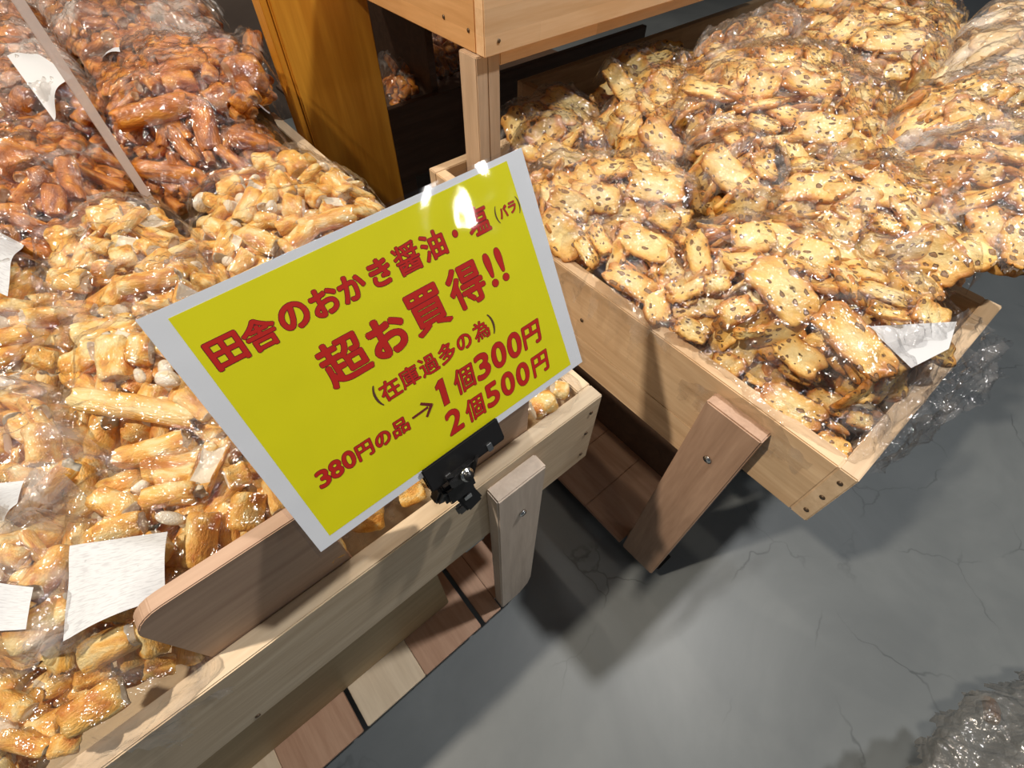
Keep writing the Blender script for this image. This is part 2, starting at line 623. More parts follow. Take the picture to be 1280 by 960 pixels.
def crate(label, x0, x1, y0, y1, zt, h, mx, my, group=None, scr=True, name='wooden_crate'):
    t = thing(name, label, 'crate', M((x0 + x1) / 2, (y0 + y1) / 2, zt - h), group)
    box('front_board', (x0, x1), (y0, y0 + T), (zt - h, zt), mx, t)
    box('back_board', (x0, x1), (y1 - T, y1), (zt - h, zt), mx, t)
    box('side_board', (x0, x0 + T), (y0 + T, y1 - T), (zt - h, zt), my, t)
    box('side_board', (x1 - T, x1), (y0 + T, y1 - T), (zt - h, zt), my, t)
    box('bottom_panel', (x0 + T, x1 - T), (y0 + T, y1 - T), (zt - h + 0.002, zt - h + 0.008), PANEL_M, t, bev=0.0005)
    return t


def leg(parent, corner, w, th, z0, z1, face, mat, name='leg'):
    """flat board leg with a chamfered foot. face 'y': wide in x, thickness in y ; face 'x': wide in y"""
    x, y = corner
    ch = 0.020
    if face == 'y':
        prof = [(x, z0), (x + w - ch, z0), (x + w - 0.005, z0 + ch * 0.8), (x + w, z0 + ch * 2), (x + w, z1), (x, z1)]
        pts = [M(a, y, b) for a, b in prof]
        vec = Vector((0, th * U, 0))
    else:
        prof = [(y, z0 + 0.004), (y + w, z0), (y + w, z1), (y, z1)]
        pts = [M(x, a, b) for a, b in prof]
        vec = Vector((th * U, 0, 0))
    return extrude_poly(name, pts, vec, mat, parent, bev=0.002)


def caster(parent, x, y, ztop):
    z0 = -ZR
    c = box('caster', (x - 0.014, x + 0.014), (y - 0.014, y + 0.014), (ztop - 0.004, ztop), BLACK, parent, bev=0.001)
    for s in (-1, 1):
        q = box('fork', (x + s * 0.009 - 0.0015, x + s * 0.009 + 0.0015), (y - 0.010, y + 0.010), (z0 + 0.010, ztop - 0.004), BLACK, c, bev=0.0006)
        q.location = (0, 0, 0)
    w = cyl('wheel', M(x, y, z0 + 0.0135), (1, 0, 0), 0.0135 * U, 0.014 * U, RUBBER, c, 24)
    w.location = (0, 0, 0)
    c.location = -parent.location


# left crate and its stand
LC = crate('long pale pine crate holding the pale puffed crackers, behind the yellow sign', -0.62, 0.0, 0.0, 0.735, 0.0, 0.116, PINE_X, PINE_Y)
screws(LC, [(-0.012, -0.0004, -0.018), (-0.012, -0.0004, -0.055), (-0.012, -0.0004, -0.098), (-0.372, -0.0004, -0.108)], (0, -1, 0), 0.003)

LS = thing('display_stand', 'wheeled wooden display stand under the crate with the yellow sign', 'stand', M(-0.3, 0.3, -ZR))
lg = leg(LS, (-0.137, -T), 0.054, T, -0.392, -0.014, 'y', GREYP_Z)
cyl('bolt', M(-0.109, -T - 0.0012, -0.076), (0, -1, 0), 0.0058, 0.004, STEEL, LS, 20)
leg(LS, (-0.60, -T), 0.054, T, -0.392, -0.014, 'y', GREYP_Z)
leg(LS, (-0.137, 0.735), 0.054, T, -0.392, -0.014, 'y', GREYP_Z)
leg(LS, (-0.60, 0.735), 0.054, T, -0.392, -0.014, 'y', GREYP_Z)
for cx, cy in ((-0.116, 0.004), (-0.57, 0.01), (-0.116, 0.71), (-0.57, 0.71)):
    caster(LS, cx, cy, -0.393)
pk = [(-0.169, -0.139, PLANK_RED), (-0.139, -0.083, PLANK_RED), (-0.268, -0.175, PLANK_RED), (-0.355, -0.2685, PLANK_PALE), (-0.455, -0.362, PLANK_RED), (-0.55, -0.4555, PLANK_PALE), (-0.62, -0.5505, PLANK_RED)]
for i, (a, b_, m_) in enumerate(pk):
    a2 = -0.168 if i == 0 else (-0.1384 if i == 1 else a)
    y0_ = 0.0005 if i in (1, 6) else -0.016
    box('shelf_plank', (a2, b_), (y0_, 0.72), (-0.393, -0.385), m_, LS, bev=0.0012)
box('lower_panel', (-0.62, -0.192), (0.038, 0.050), (-0.3845, -0.118), PANEL_M, LS)
box('bearer', (-0.60, -0.02), (0.06, 0.075), (-0.142, -0.1165), PINE_X, LS)
box('bearer', (-0.60, -0.02), (0.66, 0.675), (-0.142, -0.1165), PINE_X, LS)
box('side_rail', (-0.083, -0.068), (0.0, 0.735), (-0.40, -0.34), BEECH_X, LS)
# grey angle bracket under the front board beside the leg
box('angle_bracket', (-0.165, -0.141), (0.004, 0.026), (-0.132, -0.1195), GREYMET, LS, bev=0.0006)
# little boards standing behind the front rim that carry the sign clip
def holder(label, xa, xb, y, z0, z1, rl, rr):
    r = 0.018
    pts = []
    def arc(cx, cz, a0, a1, n=7):
        for i in range(n):
            a = math.radians(a0 + (a1 - a0) * i / (n - 1))
            pts.append(M(cx + r * math.cos(a), y, cz + r * math.sin(a)))
    pts.append(M(xa, y, z0)); pts.append(M(xb, y, z0))
    if rr: arc(xb - r, z1 - r, 0, 90)
    else: pts.append(M(xb, y, z1))
    if rl: arc(xa + r, z1 - r, 90, 180)
    else: pts.append(M(xa, y, z1))
    o = extrude_poly('holder_board', pts, Vector((0, 0.010 * U, 0)), BEECH_X, LC, bev=0.001, label=label)
    return o
holder('reddish brown upright board with rounded top corner', -0.350, -0.249, T + 0.0005, -0.11, 0.090, True, False)
holder('short pale upright board behind the black clip', -0.160, -0.077, T + 0.0005, -0.11, 0.062, False, False)

# right crate and its stand
RX, RY, RZ, RH = 0.081, -0.191, 0.018, 0.083
RC = crate('pale pine crate at the front right, full of bean crackers', RX, 0.386, RY, 0.402, RZ, RH, GLUED_X, GLUED_Y)
screws(RC, [(RX - 0.0004, RY + 0.007, RZ - 0.014), (RX - 0.0004, RY + 0.007, RZ - 0.041), (RX - 0.0004, RY + 0.007, RZ - 0.068), (RX - 0.0004, 0.102, -0.035)], (-1, 0, 0), 0.0034)
RS = thing('display_stand', 'wheeled wooden display stand with a slanting-looking leg under the front right crate', 'stand', M(0.23, 0.1, -ZR))
box('side_apron', (RX + 0.001, RX + T), (-0.064, 0.40), (-0.113, RZ - RH - 0.0008), GLUED_Y, RS)
leg(RS, (RX - T, -0.123), 0.057, T, -0.394, 0.004, 'x', BEECH_Z)
cyl('bolt', M(RX - T - 0.0012, -0.095, -0.064), (-1, 0, 0), 0.0060, 0.004, STEEL, RS, 20)
leg(RS, (RX - T, 0.33), 0.057, T, -0.394, -0.07, 'x', BEECH_Z)
leg(RS, (0.386, -0.123), 0.057, T, -0.394, 0.004, 'x', BEECH_Z)
leg(RS, (0.386, 0.33), 0.057, T, -0.394, 0.004, 'x', BEECH_Z)
for cx, cy in ((0.098, -0.112), (0.362, -0.112), (0.098, 0.34), (0.362, 0.34)):
    caster(RS, cx, cy, -0.395)
for k in range(6):
    ya = -0.06 + k * 0.076
    box('shelf_plank', (RX - 0.016, 0.386), (ya, ya + 0.0755), (-0.393, -0.385), PLANK_RED, RS, bev=0.001)
box('side_rail', (RX + 0.0005, RX + T), (-0.12, -0.0605), (-0.3935, -0.36), BEECH_X, RS)
box('bearer', (RX + 0.017, 0.37), (-0.07, -0.056), (-0.10, RZ - RH - 0.001), PINE_X, RS)
box('shaded_inner_panel', (0.20, 0.212), (-0.055, 0.40), (-0.3845, -0.07), SHADE_B, RS)  # shadow inside the stand painted as a dark panel

# crate beside it (its bags fill the right edge of the picture)
RC2 = crate('second pine crate beyond the front right one, hidden under bean cracker bags', 0.405, 1.30, 0.02, 0.60, -0.01, 0.083, GLUED_X, GLUED_Y)
RS2 = thing('display_stand', 'display stand under the second right-hand crate, hidden behind the bags', 'stand', M(0.85, 0.3, -ZR))
for xx in (0.42, 1.22):
    for yy in (0.004, 0.602):
        leg(RS2, (xx, yy), 0.055, T - 0.001, -0.434, -0.03, 'y', BEECH_Z)
# crate behind the left one
LC2 = crate('pine crate behind the long left crate, full of brown soy crackers', -0.62, 0.0, 0.752, 1.45, 0.03, 0.10, PINE_X, PINE_Y)
LS2 = thing('display_stand', 'display stand at the far left under the crate of brown crackers', 'stand', M(-0.3, 1.1, -ZR))
for xx in (-0.58, -0.09):
    for yy in (0.80, 1.45):
        leg(LS2, (xx, yy), 0.055, T - 0.001, -0.434, -0.0705, 'y', GREYP_Z)
# upper tier crate with its post, standing in the right crate
PX0, PX1, PY0, PY1 = 0.131, 0.166, 0.352, 0.385
UZ = 0.150
UC = thing('upper_crate', 'warm brown crate on the upper tier at the top of the picture', 'crate', M(0.5, 0.6, UZ))
ux0, uy0 = 0.137, 0.343
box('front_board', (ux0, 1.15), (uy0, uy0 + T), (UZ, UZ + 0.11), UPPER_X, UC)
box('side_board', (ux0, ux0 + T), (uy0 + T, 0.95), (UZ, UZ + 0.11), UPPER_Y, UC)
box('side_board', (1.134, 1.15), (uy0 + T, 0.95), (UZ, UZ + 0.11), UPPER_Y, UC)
box('bottom_panel', (ux0 + T, 1.134), (uy0 + T, 0.95), (UZ + 0.001, UZ + 0.008), PANEL_M, UC)
screws(UC, [(ux0 - 0.0004, uy0 + 0.028, UZ + 0.020), (ux0 - 0.0004, uy0 + 0.075, UZ + 0.022)], (-1, 0, 0), 0.0030)
screws(UC, [(ux0 + 0.020, uy0 - 0.0004, UZ + 0.013)], (0, -1, 0), 0.0030)
US = thing('upper_stand', 'pale two-piece post and rail carrying the upper tier crate', 'stand', M(PX0, PY0, RZ - RH + 0.008))
zb = RZ - RH + 0.0085
box('post', (PX0, PX0 + 0.0165), (PY0, PY1), (zb, UZ - 0.0006), PINE_Z, US)
box('post', (PX0 + 0.0168, PX1), (PY0 + 0.0005, PY1), (zb, UZ - 0.0006), PINE_Z, US)
box('rail', (PX1 + 0.0005, 1.1), (PY0 + 0.001, PY0 + T), (UZ - 0.016, UZ - 0.0006), UPPER_X, US)

# big honey coloured post
pst = thing('wooden_post', 'broad honey-brown varnished wooden post behind the left crate', 'post', M(0.09, 0.68, -ZR))
box('shaft', (0.0262, 0.168), (0.665, 0.702), (-ZR, 0.75), POST_M, pst, bev=0.003)
box('edge_strip', (0.0158, 0.0254), (0.670, 0.702), (-ZR, 0.75), POST_M, pst, bev=0.0015)

# far crate between the posts, its shade put into the dark wood colour
BZ = -0.06
BC = thing('back_crate', 'crate coloured dark as if in shade, in the gap between the two posts', 'crate', M(0.4, 0.9, -0.2))
box('front_board', (0.19, 0.95), (0.74, 0.755), (-0.20, -0.055), SHADE_B, BC)
box('side_board', (0.315, 0.330), (0.756, 1.30), (-0.20, 0.06), SHADE_B, BC)
box('bottom_panel', (0.19, 0.95), (0.756, 1.35), (-0.20, -0.19), SHADE_B, BC)
BS = thing('display_stand', 'stand legs coloured dark as if in shade, under the back crate', 'stand', M(0.4, 0.9, -ZR))
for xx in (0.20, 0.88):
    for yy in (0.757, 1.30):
        leg(BS, (xx, yy), 0.05, T, -0.434, -0.2005, 'y', SHADE_B)
# added backdrop, coloured dark to stand in for the shade at the rear
wl = box('dark_backdrop', (-2.5, 4.0), (1.72, 1.75), (-ZR, 1.6), plain('backdrop_shade', (0.10, 0.075, 0.06), 0.8, noise=0.3), None, bev=0)
wl['kind'] = 'structure'
# ------------------------------------------------------------------ the price sign, its clip
SG = 0.7054
O_ = np.array([-0.256, -0.008, 0.085]); W_ = 0.297 * SG; H_ = 0.210 * SG
eu = np.array([0.999, 0.017, 0.013]); eu /= np.linalg.norm(eu)
ev = np.array([-0.017, 0.471, 0.882]); ev -= eu * (ev @ eu); ev /= np.linalg.norm(ev)
en = np.cross(eu, ev)


def sp(u, v, n=0.0):
    """millimetres on the sign (origin lower left paper corner), n millimetres towards the reader"""
    bow = 5.0 * math.sin(max(0.0, min(1.0, u / 297.0)) * math.pi) * 0.35 * (v / 210.0)
    p = O_ + eu * (u / 297 * W_) + ev * (v / 210 * H_) + en * ((n + bow) / 1000 / U)
    return M(*p)


sign = thing('price_sign', 'yellow laminated price sign with red lettering, held up by a black clip', 'sign', sp(148, 0))


def lam_sheet(name, n):
    bm = bmesh.new()
    nu, nv = 48, 24
    g = [[bm.verts.new(sp(-3.2 + 303.5 * i / nu, -3.0 + 216 * j / nv, n)) for j in range(nv + 1)] for i in range(nu + 1)]
    for i in range(nu):
        for j in range(nv):
            bm.faces.new((g[i][j], g[i + 1][j], g[i + 1][j + 1], g[i][j + 1]))
    me = bpy.data.meshes.new(name)
    bm.to_mesh(me)
    bm.free()
    me.polygons.foreach_set('use_smooth', [True] * len(me.polygons))
    return link(name, me, lam, sign)


def sign_sheet(name, u0, u1, v0, v1, n0, n1, mat, nu=36, nv=16, round_=0.0, corners=None):
    bm = bmesh.new()
    g = {}
    for s, n in ((0, n0), (1, n1)):
        for i in range(nu + 1):
            for j in range(nv + 1):
                a, b = i / nu, j / nv
                if corners:
                    (ax_, ay_), (bx_, by_), (cx_, cy_), (dx_, dy_) = corners
                    uu = (1 - a) * (1 - b) * ax_ + a * (1 - b) * bx_ + (1 - a) * b * cx_ + a * b * dx_
                    vv = (1 - a) * (1 - b) * ay_ + a * (1 - b) * by_ + (1 - a) * b * cy_ + a * b * dy_
                else:
                    uu, vv = u0 + (u1 - u0) * a, v0 + (v1 - v0) * b
                g[s, i, j] = bm.verts.new(sp(uu, vv, n))
    for i in range(nu):
        for j in range(nv):
            bm.faces.new((g[1, i, j], g[1, i + 1, j], g[1, i + 1, j + 1], g[1, i, j + 1]))
            bm.faces.new((g[0, i, j + 1], g[0, i + 1, j + 1], g[0, i + 1, j], g[0, i, j]))
    for i in range(nu):
        bm.faces.new((g[0, i, 0], g[0, i + 1, 0], g[1, i + 1, 0], g[1, i, 0]))
        bm.faces.new((g[1, i, nv], g[1, i + 1, nv], g[0, i + 1, nv], g[0, i, nv]))
    for j in range(nv):
        bm.faces.new((g[1, 0, j], g[1, 0, j + 1], g[0, 0, j + 1], g[0, 0, j]))
        bm.faces.new((g[0, nu, j], g[0, nu, j + 1], g[1, nu, j + 1], g[1, nu, j]))
    return link(name, bm_mesh(bm, name), mat, sign)


WHITE = plain('white_paper', (0.90, 0.95, 1.0), 0.6)
YEL = plain('yellow_print', (0.93, 0.89, 0.002), 0.6)
RED = plain('red_ink', (0.66, 0.018, 0.010), 0.6)
DRK = plain('dark_red_outline', (0.20, 0.02, 0.02), 0.6)
INK = plain('dark_brown_ink', (0.13, 0.05, 0.03), 0.6)
lam, nt, b_ = new_mat('clear_laminate')
nt.nodes.remove(b_)
tr_ = nd(nt, 'ShaderNodeBsdfTransparent'); tr_.inputs[0].default_value = (0.97, 0.97, 0.98, 1)
gl_ = nd(nt, 'ShaderNodeBsdfGlossy'); gl_.inputs['Roughness'].default_value = 0.07
fr_, fr_o = schlick(nt, 0.035, 0.7)
ms_ = nd(nt, 'ShaderNodeMixShader')
tc_ = nd(nt, 'ShaderNodeTexCoord')
nz_ = nd(nt, 'ShaderNodeTexNoise'); nz_.inputs['Scale'].default_value = 22; nz_.inputs['Detail'].default_value = 1
bp_ = nd(nt, 'ShaderNodeBump'); bp_.inputs['Strength'].default_value = 0.7; bp_.inputs['Distance'].default_value = 0.004
nt.links.new(tc_.outputs['Object'], nz_.inputs[0]); nt.links.new(nz_.outputs[0], bp_.inputs['Height'])
nt.links.new(bp_.outputs[0], gl_.inputs['Normal']); nt.links.new(bp_.outputs[0], fr_.inputs[1])
nt.links.new(fr_o, ms_.inputs[0]); nt.links.new(tr_.outputs[0], ms_.inputs[1]); nt.links.new(gl_.outputs[0], ms_.inputs[2])
nt.links.new(ms_.outputs[0], nt.nodes['Material Output'].inputs[0])
sign_sheet('paper', 0, 297, 0, 210, 0.0, 0.3, WHITE)
sign_sheet('yellow_panel', 0, 0, 0, 0, 0.35, 0.42, YEL, corners=((12, 8), (282, 6), (14, 203.5), (279, 205.5)))
lam_sheet('laminate', 1.0)
lam_sheet('laminate', -0.5)



def glyph(ch, off):
    cu = bpy.data.curves.new('glyph', 'FONT')
    cu.body = ch
    cu.size = 1.0
    cu.offset = off
    cu.resolution_u = 5
    o = bpy.data.objects.new('glyph', cu)
    C.objects.link(o)
    bpy.context.view_layer.update()
    dg = bpy.context.evaluated_depsgraph_get()
    me = bpy.data.meshes.new_from_object(o.evaluated_get(dg))
    bpy.data.objects.remove(o)
    return me


GC = {}


def letter_line(name, items, mat, omat, slant=0.0, off=0.022, ow=0.45):
    """items: (char, u, v, w, h, boldness) in mm ; every character is a part, its dark outline a sub-part"""
    for it in items:
        ch, u, v, w, h = it[:5]
        o_ = it[5] if len(it) > 5 else off
        if ch not in GC:
            GC[ch] = glyph(ch, 0.0)
        me0 = GC[ch]
        c0 = np.array([vv.co[:] for vv in me0.vertices])
        lo, hi = c0.min(0), c0.max(0)
        em = o_ * max(w, h) * 0.9
        sx, sy = (w - 2 * em) / (hi[0] - lo[0]), (h - 2 * em) / (hi[1] - lo[1])
        cx, cy = (lo[0] + hi[0]) / 2, (lo[1] + hi[1]) / 2
        par = sign
        objs = []
        for nm, m_, r, n_ in (('letter_outline', omat, em + ow, 0.50), ('letter', mat, em, 0.62)):
            bm = bmesh.new()
            k = 9 if r > 0.02 else 1
            for q in range(k):
                if q == 0:
                    dx = dy = 0.0
                else:
                    dx, dy = r * math.cos(q * math.pi / 4), r * math.sin(q * math.pi / 4)
                vs = []
                for vv in me0.vertices:
                    x, y = (vv.co.x - cx) * sx + dx, (vv.co.y - cy) * sy + dy
                    vs.append(bm.verts.new(sp(u + x + slant * y, v + y, n_ + 0.006 * q)))
                for p in me0.polygons:
                    try:
                        bm.faces.new([vs[t] for t in p.vertices])
                    except ValueError:
                        pass
            me = bpy.data.meshes.new(nm)
            bm.to_mesh(me)
            bm.free()
            objs.append((nm, me, m_))
        lt = link(name, objs[1][1], mat, sign)
        if ow > 0.1:
            ou = link('letter_outline', objs[0][1], omat, lt)
            ou.location = (0, 0, 0)


K = 0.030
letter_line('letter', [('田', 29.9, 171.6, 21, 20, .035), ('舎', 52.2, 171.6, 22, 21, .028), ('の', 76, 172.2, 20, 19, .045), ('お', 98.7, 172, 20, 20, .04),
            ('か', 120, 172, 20, 19, .04), ('き', 143.4, 172.6, 17, 20, .04), ('醤', 166.8, 172.6, 21, 22, .016), ('油', 190.4, 172.5, 21, 21, .024), ('●', 211.6, 173, 4.6, 5.4, 0), ('塩', 234.9, 174, 21, 22, .018)], RED, DRK)
letter_line('letter', [('バ', 260.9, 171, 8.5, 9.5, .03), ('ラ', 270.7, 171.2, 8, 9, .03)], RED, DRK, ow=0.3)
letter_line('letter', [('(', 253.6, 171, 3.0, 14, .0), (')', 277.4, 171, 3.0, 14, .0)], INK, INK, ow=0.05)
letter_line('letter', [('超', 90.3, 128.7, 35, 35, .026), ('お', 127.7, 128, 32, 32, .045), ('買', 165.2, 130, 34, 36, .026), ('得', 204.5, 132.0, 34, 36, .026),
            ('!', 230.6, 133, 6.5, 30, .03), ('!', 242.6, 133, 6.5, 30, .03)], RED, DRK, slant=-0.04)
letter_line('letter', [('在', 109.5, 88.9, 17, 17, .022), ('庫', 127.6, 89.4, 17, 17, .014), ('過', 146.4, 89.2, 17, 17, .014), ('多', 165.1, 89.9, 16, 17, .022),
            ('の', 183.2, 90, 14.5, 13.5, .03), ('為', 201.9, 90.7, 16, 17, .016)], RED, DRK, ow=0.4)
letter_line('letter', [('(', 97.5, 89.5, 4.2, 19, .012), (')', 214.3, 91.0, 4.2, 19, .012)], INK, INK, ow=0.05)
letter_line('letter', [('3', 32.7, 54.9, 10, 15, .04), ('8', 43.8, 55.6, 10.5, 15, .04), ('0', 55.2, 56.2, 10.5, 15, .04), ('円', 69, 55.6, 14, 14, .03),
            ('の', 85.2, 54.8, 13.5, 12.5, .04), ('品', 102, 55, 15, 14, .022)], RED, DRK, slant=0.12)
letter_line('letter', [('個', 169.8, 60, 21, 23, .016), ('3', 190.7, 60.6, 15.5, 24, .04), ('0', 209.6, 61, 16, 24, .04), ('0', 228, 60.6, 16, 24, .04), ('円', 249, 60, 21, 22, .03)], RED, DRK, slant=0.14)
letter_line('letter', [('2', 145.8, 30.2, 16, 23, .04), ('個', 168.2, 29, 20, 22, .016), ('5', 189.0, 30.2, 15, 23, .04), ('0', 207.8, 30.2, 15.5, 23, .04), ('0', 226, 29.4, 15.5, 23, .04), ('円', 248, 28, 20, 21, .03)], RED, DRK, slant=0.14)
# hand-shaped figure one of the price line
for nm, off_, m_, n_ in (('letter', 0.0, RED, 0.63), ('letter_outline', 0.45, DRK, 0.50)):
    pts = [(-2.2, -12), (3.4, -12), (3.4, 12), (-0.6, 12), (-5.2, 8.2), (-5.2, 4.6), (-2.2, 5.4)]
    bm = bmesh.new()
    bm.faces.new([bm.verts.new(sp(147.2 + a + (off_ if a > 0 else -off_) + 0.14 * b, 60.3 + b + (off_ if b > 0 else -off_), n_)) for a, b in pts])
    q_ = link(nm, bm_mesh(bm, nm), m_, sign if nm == 'letter' else q_)
    if nm == 'letter_outline':
        q_.location = (0, 0, 0)
# arrow
bm = bmesh.new()
for quad in (((114, 54.6), (130, 55.4), (130, 57.6), (114, 56.8)), ((124.5, 62.5), (126.3, 64.0), (135.4, 56.9), (132.0, 55.9)), ((124.5, 49.8), (126.3, 48.4), (135.4, 56.2), (132.0, 57.0))):
    bm.faces.new([bm.verts.new(sp(a, b, 0.62 + 0.01)) for a, b in quad])
link('arrow', bm_mesh(bm, 'arrow'), DRK, sign)

# clip: wide jaw on the sign, swivel neck, clamp on the crate rim
cl = thing('sign_clip', 'black plastic swivel clip gripping the sign and the crate rim', 'clip', M(-0.155, -0.004, 0.0))


def cbox(name, c, half, rot_, mat, parent, bev=0.0012, ofs=None):
    bm = bmesh.new()
    g = bmesh.ops.create_cube(bm, size=2.0)
    for v in g['verts']:
        v.co = Vector([v.co[i] * half[i] for i in range(3)])
    bmesh.ops.bevel(bm, geom=list(bm.edges), offset=bev, segments=2, affect='EDGES')
    bm.transform(Matrix.Translation(c) @ rot_)
    return link(name, bm_mesh(bm, name), mat, parent)


RS3 = Matrix(((eu[0], ev[0], en[0]), (eu[1], ev[1], en[1]), (eu[2], ev[2], en[2]))).to_4x4()
J0, J1 = 98.0, 182.0
cbox('front_jaw', sp((J0 + J1) / 2, -3.0, 4.0), (0.042, 0.0125, 0.0016), RS3, BLACK, cl)
cbox('rear_jaw', sp((J0 + J1) / 2, -3.0, -4.6), (0.042, 0.0125, 0.0016), RS3, BLACK, cl)
cbox('jaw_spine', sp((J0 + J1) / 2, -15.0, -0.2), (0.042, 0.0022, 0.0048), RS3, BLACK, cl)
for uu in (117, 164):
    cbox('spring_tab', sp(uu, -12.5, 6.3), (0.0028, 0.0042, 0.0008), RS3, STEEL, cl, 0.0004)
# neck and ball
def tube(name, pts, r, mat, parent, seg=14):
    cu = bpy.data.curves.new(name, 'CURVE'); cu.dimensions = '3D'
    s = cu.splines.new('POLY'); s.points.add(len(pts) - 1)
    for p_, q_ in zip(s.points, pts):
        p_.co = (*q_[:3], 1); p_.radius = q_[3] if len(q_) > 3 else 1
    cu.bevel_depth = r; cu.bevel_resolution = 4; cu.use_fill_caps = True
    o = bpy.data.objects.new(name, cu); C.objects.link(o)
    bpy.context.view_layer.update()
    me = bpy.data.meshes.new_from_object(o.evaluated_get(bpy.context.evaluated_depsgraph_get()))
    bpy.data.objects.remove(o)
    me.polygons.foreach_set('use_smooth', [True] * len(me.polygons))
    return link(name, me, mat, parent)


def vv4(p, r=1.0): return (p.x, p.y, p.z, r)


kn = M(*hit(582, 591, 1, -0.020))
plate = [sp(112, -14, 5.2), sp(152, -14, 5.2), kn + Vector((0.012, -0.001, 0.004)), kn + Vector((0.008, -0.002, -0.012)), kn + Vector((-0.016, -0.002, -0.010)), kn + Vector((-0.018, -0.001, 0.006))]
extrude_poly('swivel_plate', plate, Vector((0, 0.004, 0.001)), BLACK, cl, bev=0.001)
cyl('pivot_ring', kn + Vector((0, -0.002, 0)), (0.1, -1, 0.5), 0.0066, 0.006, STEEL, cl, 24)
cyl('pivot_knob', kn + Vector((0, -0.005, 0.002)), (0.1, -1, 0.5), 0.0046, 0.006, BLACK, cl, 24)
bx = M(*hit(570, 606, 1, -0.012))
RI = Matrix.Rotation(math.radians(-20), 4, 'X')
cbox('clamp_body', bx, (0.017, 0.010, 0.012), RI, BLACK, cl, 0.004)
cbox('clamp_wing', bx + Vector((-0.017, 0.002, 0.002)), (0.006, 0.007, 0.010), Matrix.Rotation(0.5, 4, 'Y'), BLACK, cl, 0.003)
lx = M(*hit(583, 618, 1, -0.014))
cbox('clamp_lever', lx, (0.0105, 0.0035, 0.019), Matrix.Rotation(math.radians(-24), 4, 'X') @ Matrix.Rotation(math.radians(-14), 4, 'Y'), BLACK, cl, 0.0025)
cbox('clamp_tip', M(*hit(578, 634, 1, -0.006)), (0.0075, 0.0030, 0.010), Matrix.Rotation(math.radians(-8), 4, 'Y'), BLACK, cl, 0.002)
cbox('clamp_jaw', M(kn.x / U - 0.004, 0.020, 0.012), (0.010, 0.0026, 0.016), Matrix.Identity(4), BLACK, cl, 0.001)
cbox('clamp_spring', lx + Vector((-0.001, -0.0045, 0.004)), (0.0042, 0.0012, 0.0022), Matrix.Rotation(math.radians(-24), 4, 'X'), STEEL, cl, 0.0004)

# ------------------------------------------------------------------ crackers and bags
rng = np.random.default_rng(7)
random.seed(7)
OK_PALE = okaki_mat('salted_cracker', (0.91, 0.72, 0.34), (0.88, 0.50, 0.11), (0.60, 0.22, 0.03), (0.86, 0.80, 0.68))
OK_SOY = okaki_mat('soy_cracker', (0.74, 0.32, 0.045), (0.56, 0.18, 0.018), (0.24, 0.06, 0.008), (0.60, 0.36, 0.15), 0.33)
BEAN = bean_mat('bean_cracker')
PLAIN_C = bean_mat('plain_cracker', False, ((0.86, 0.74, 0.50), (0.82, 0.64, 0.36), (0.70, 0.45, 0.2)))
WHITE_C = okaki_mat('white_puff', (0.88, 0.84, 0.74), (0.86, 0.78, 0.62), (0.80, 0.62, 0.36), (0.9, 0.86, 0.78))
FILM = film_mat('bag_film', haze=(0.01, 0.20))
FILM_MILKY = film_mat('bag_film_milky', haze=(0.08, 0.45), hscale=11)
FILM_GREY = film_mat('bag_film_grey', haze=(0.45, 0.7), tint=(0.6, 0.6, 0.58), grey=True)
FILM_CLEAR = film_mat('bag_film_clear', haze=(0.0, 0.10), tint=(0.985, 0.98, 0.98), amp=0.45)
PALE_IN = plain('pale_inside', (0.86, 0.78, 0.62), 0.7, noise=0.25)
SOY_IN = plain('soy_inside', (0.52, 0.27, 0.10), 0.6, noise=0.3)
LABEL = paper_mat('bag_label')
BLANK = plain('blank_label', (0.62, 0.64, 0.66), 0.55)


def noise3(p, seed):
    """cheap smooth noise: a few random plane waves"""
    r = np.random.default_rng(seed)
    out = np.zeros(len(p))
    for f, a in ((4, 1.0), (8, 0.6), (15, 0.35), (27, 0.2)):
        for _ in range(3):
            d = r.normal(size=3)
            d /= np.linalg.norm(d)
            out += a / 3 * np.sin(p @ d * f + r.uniform(0, 6.28))
    return out


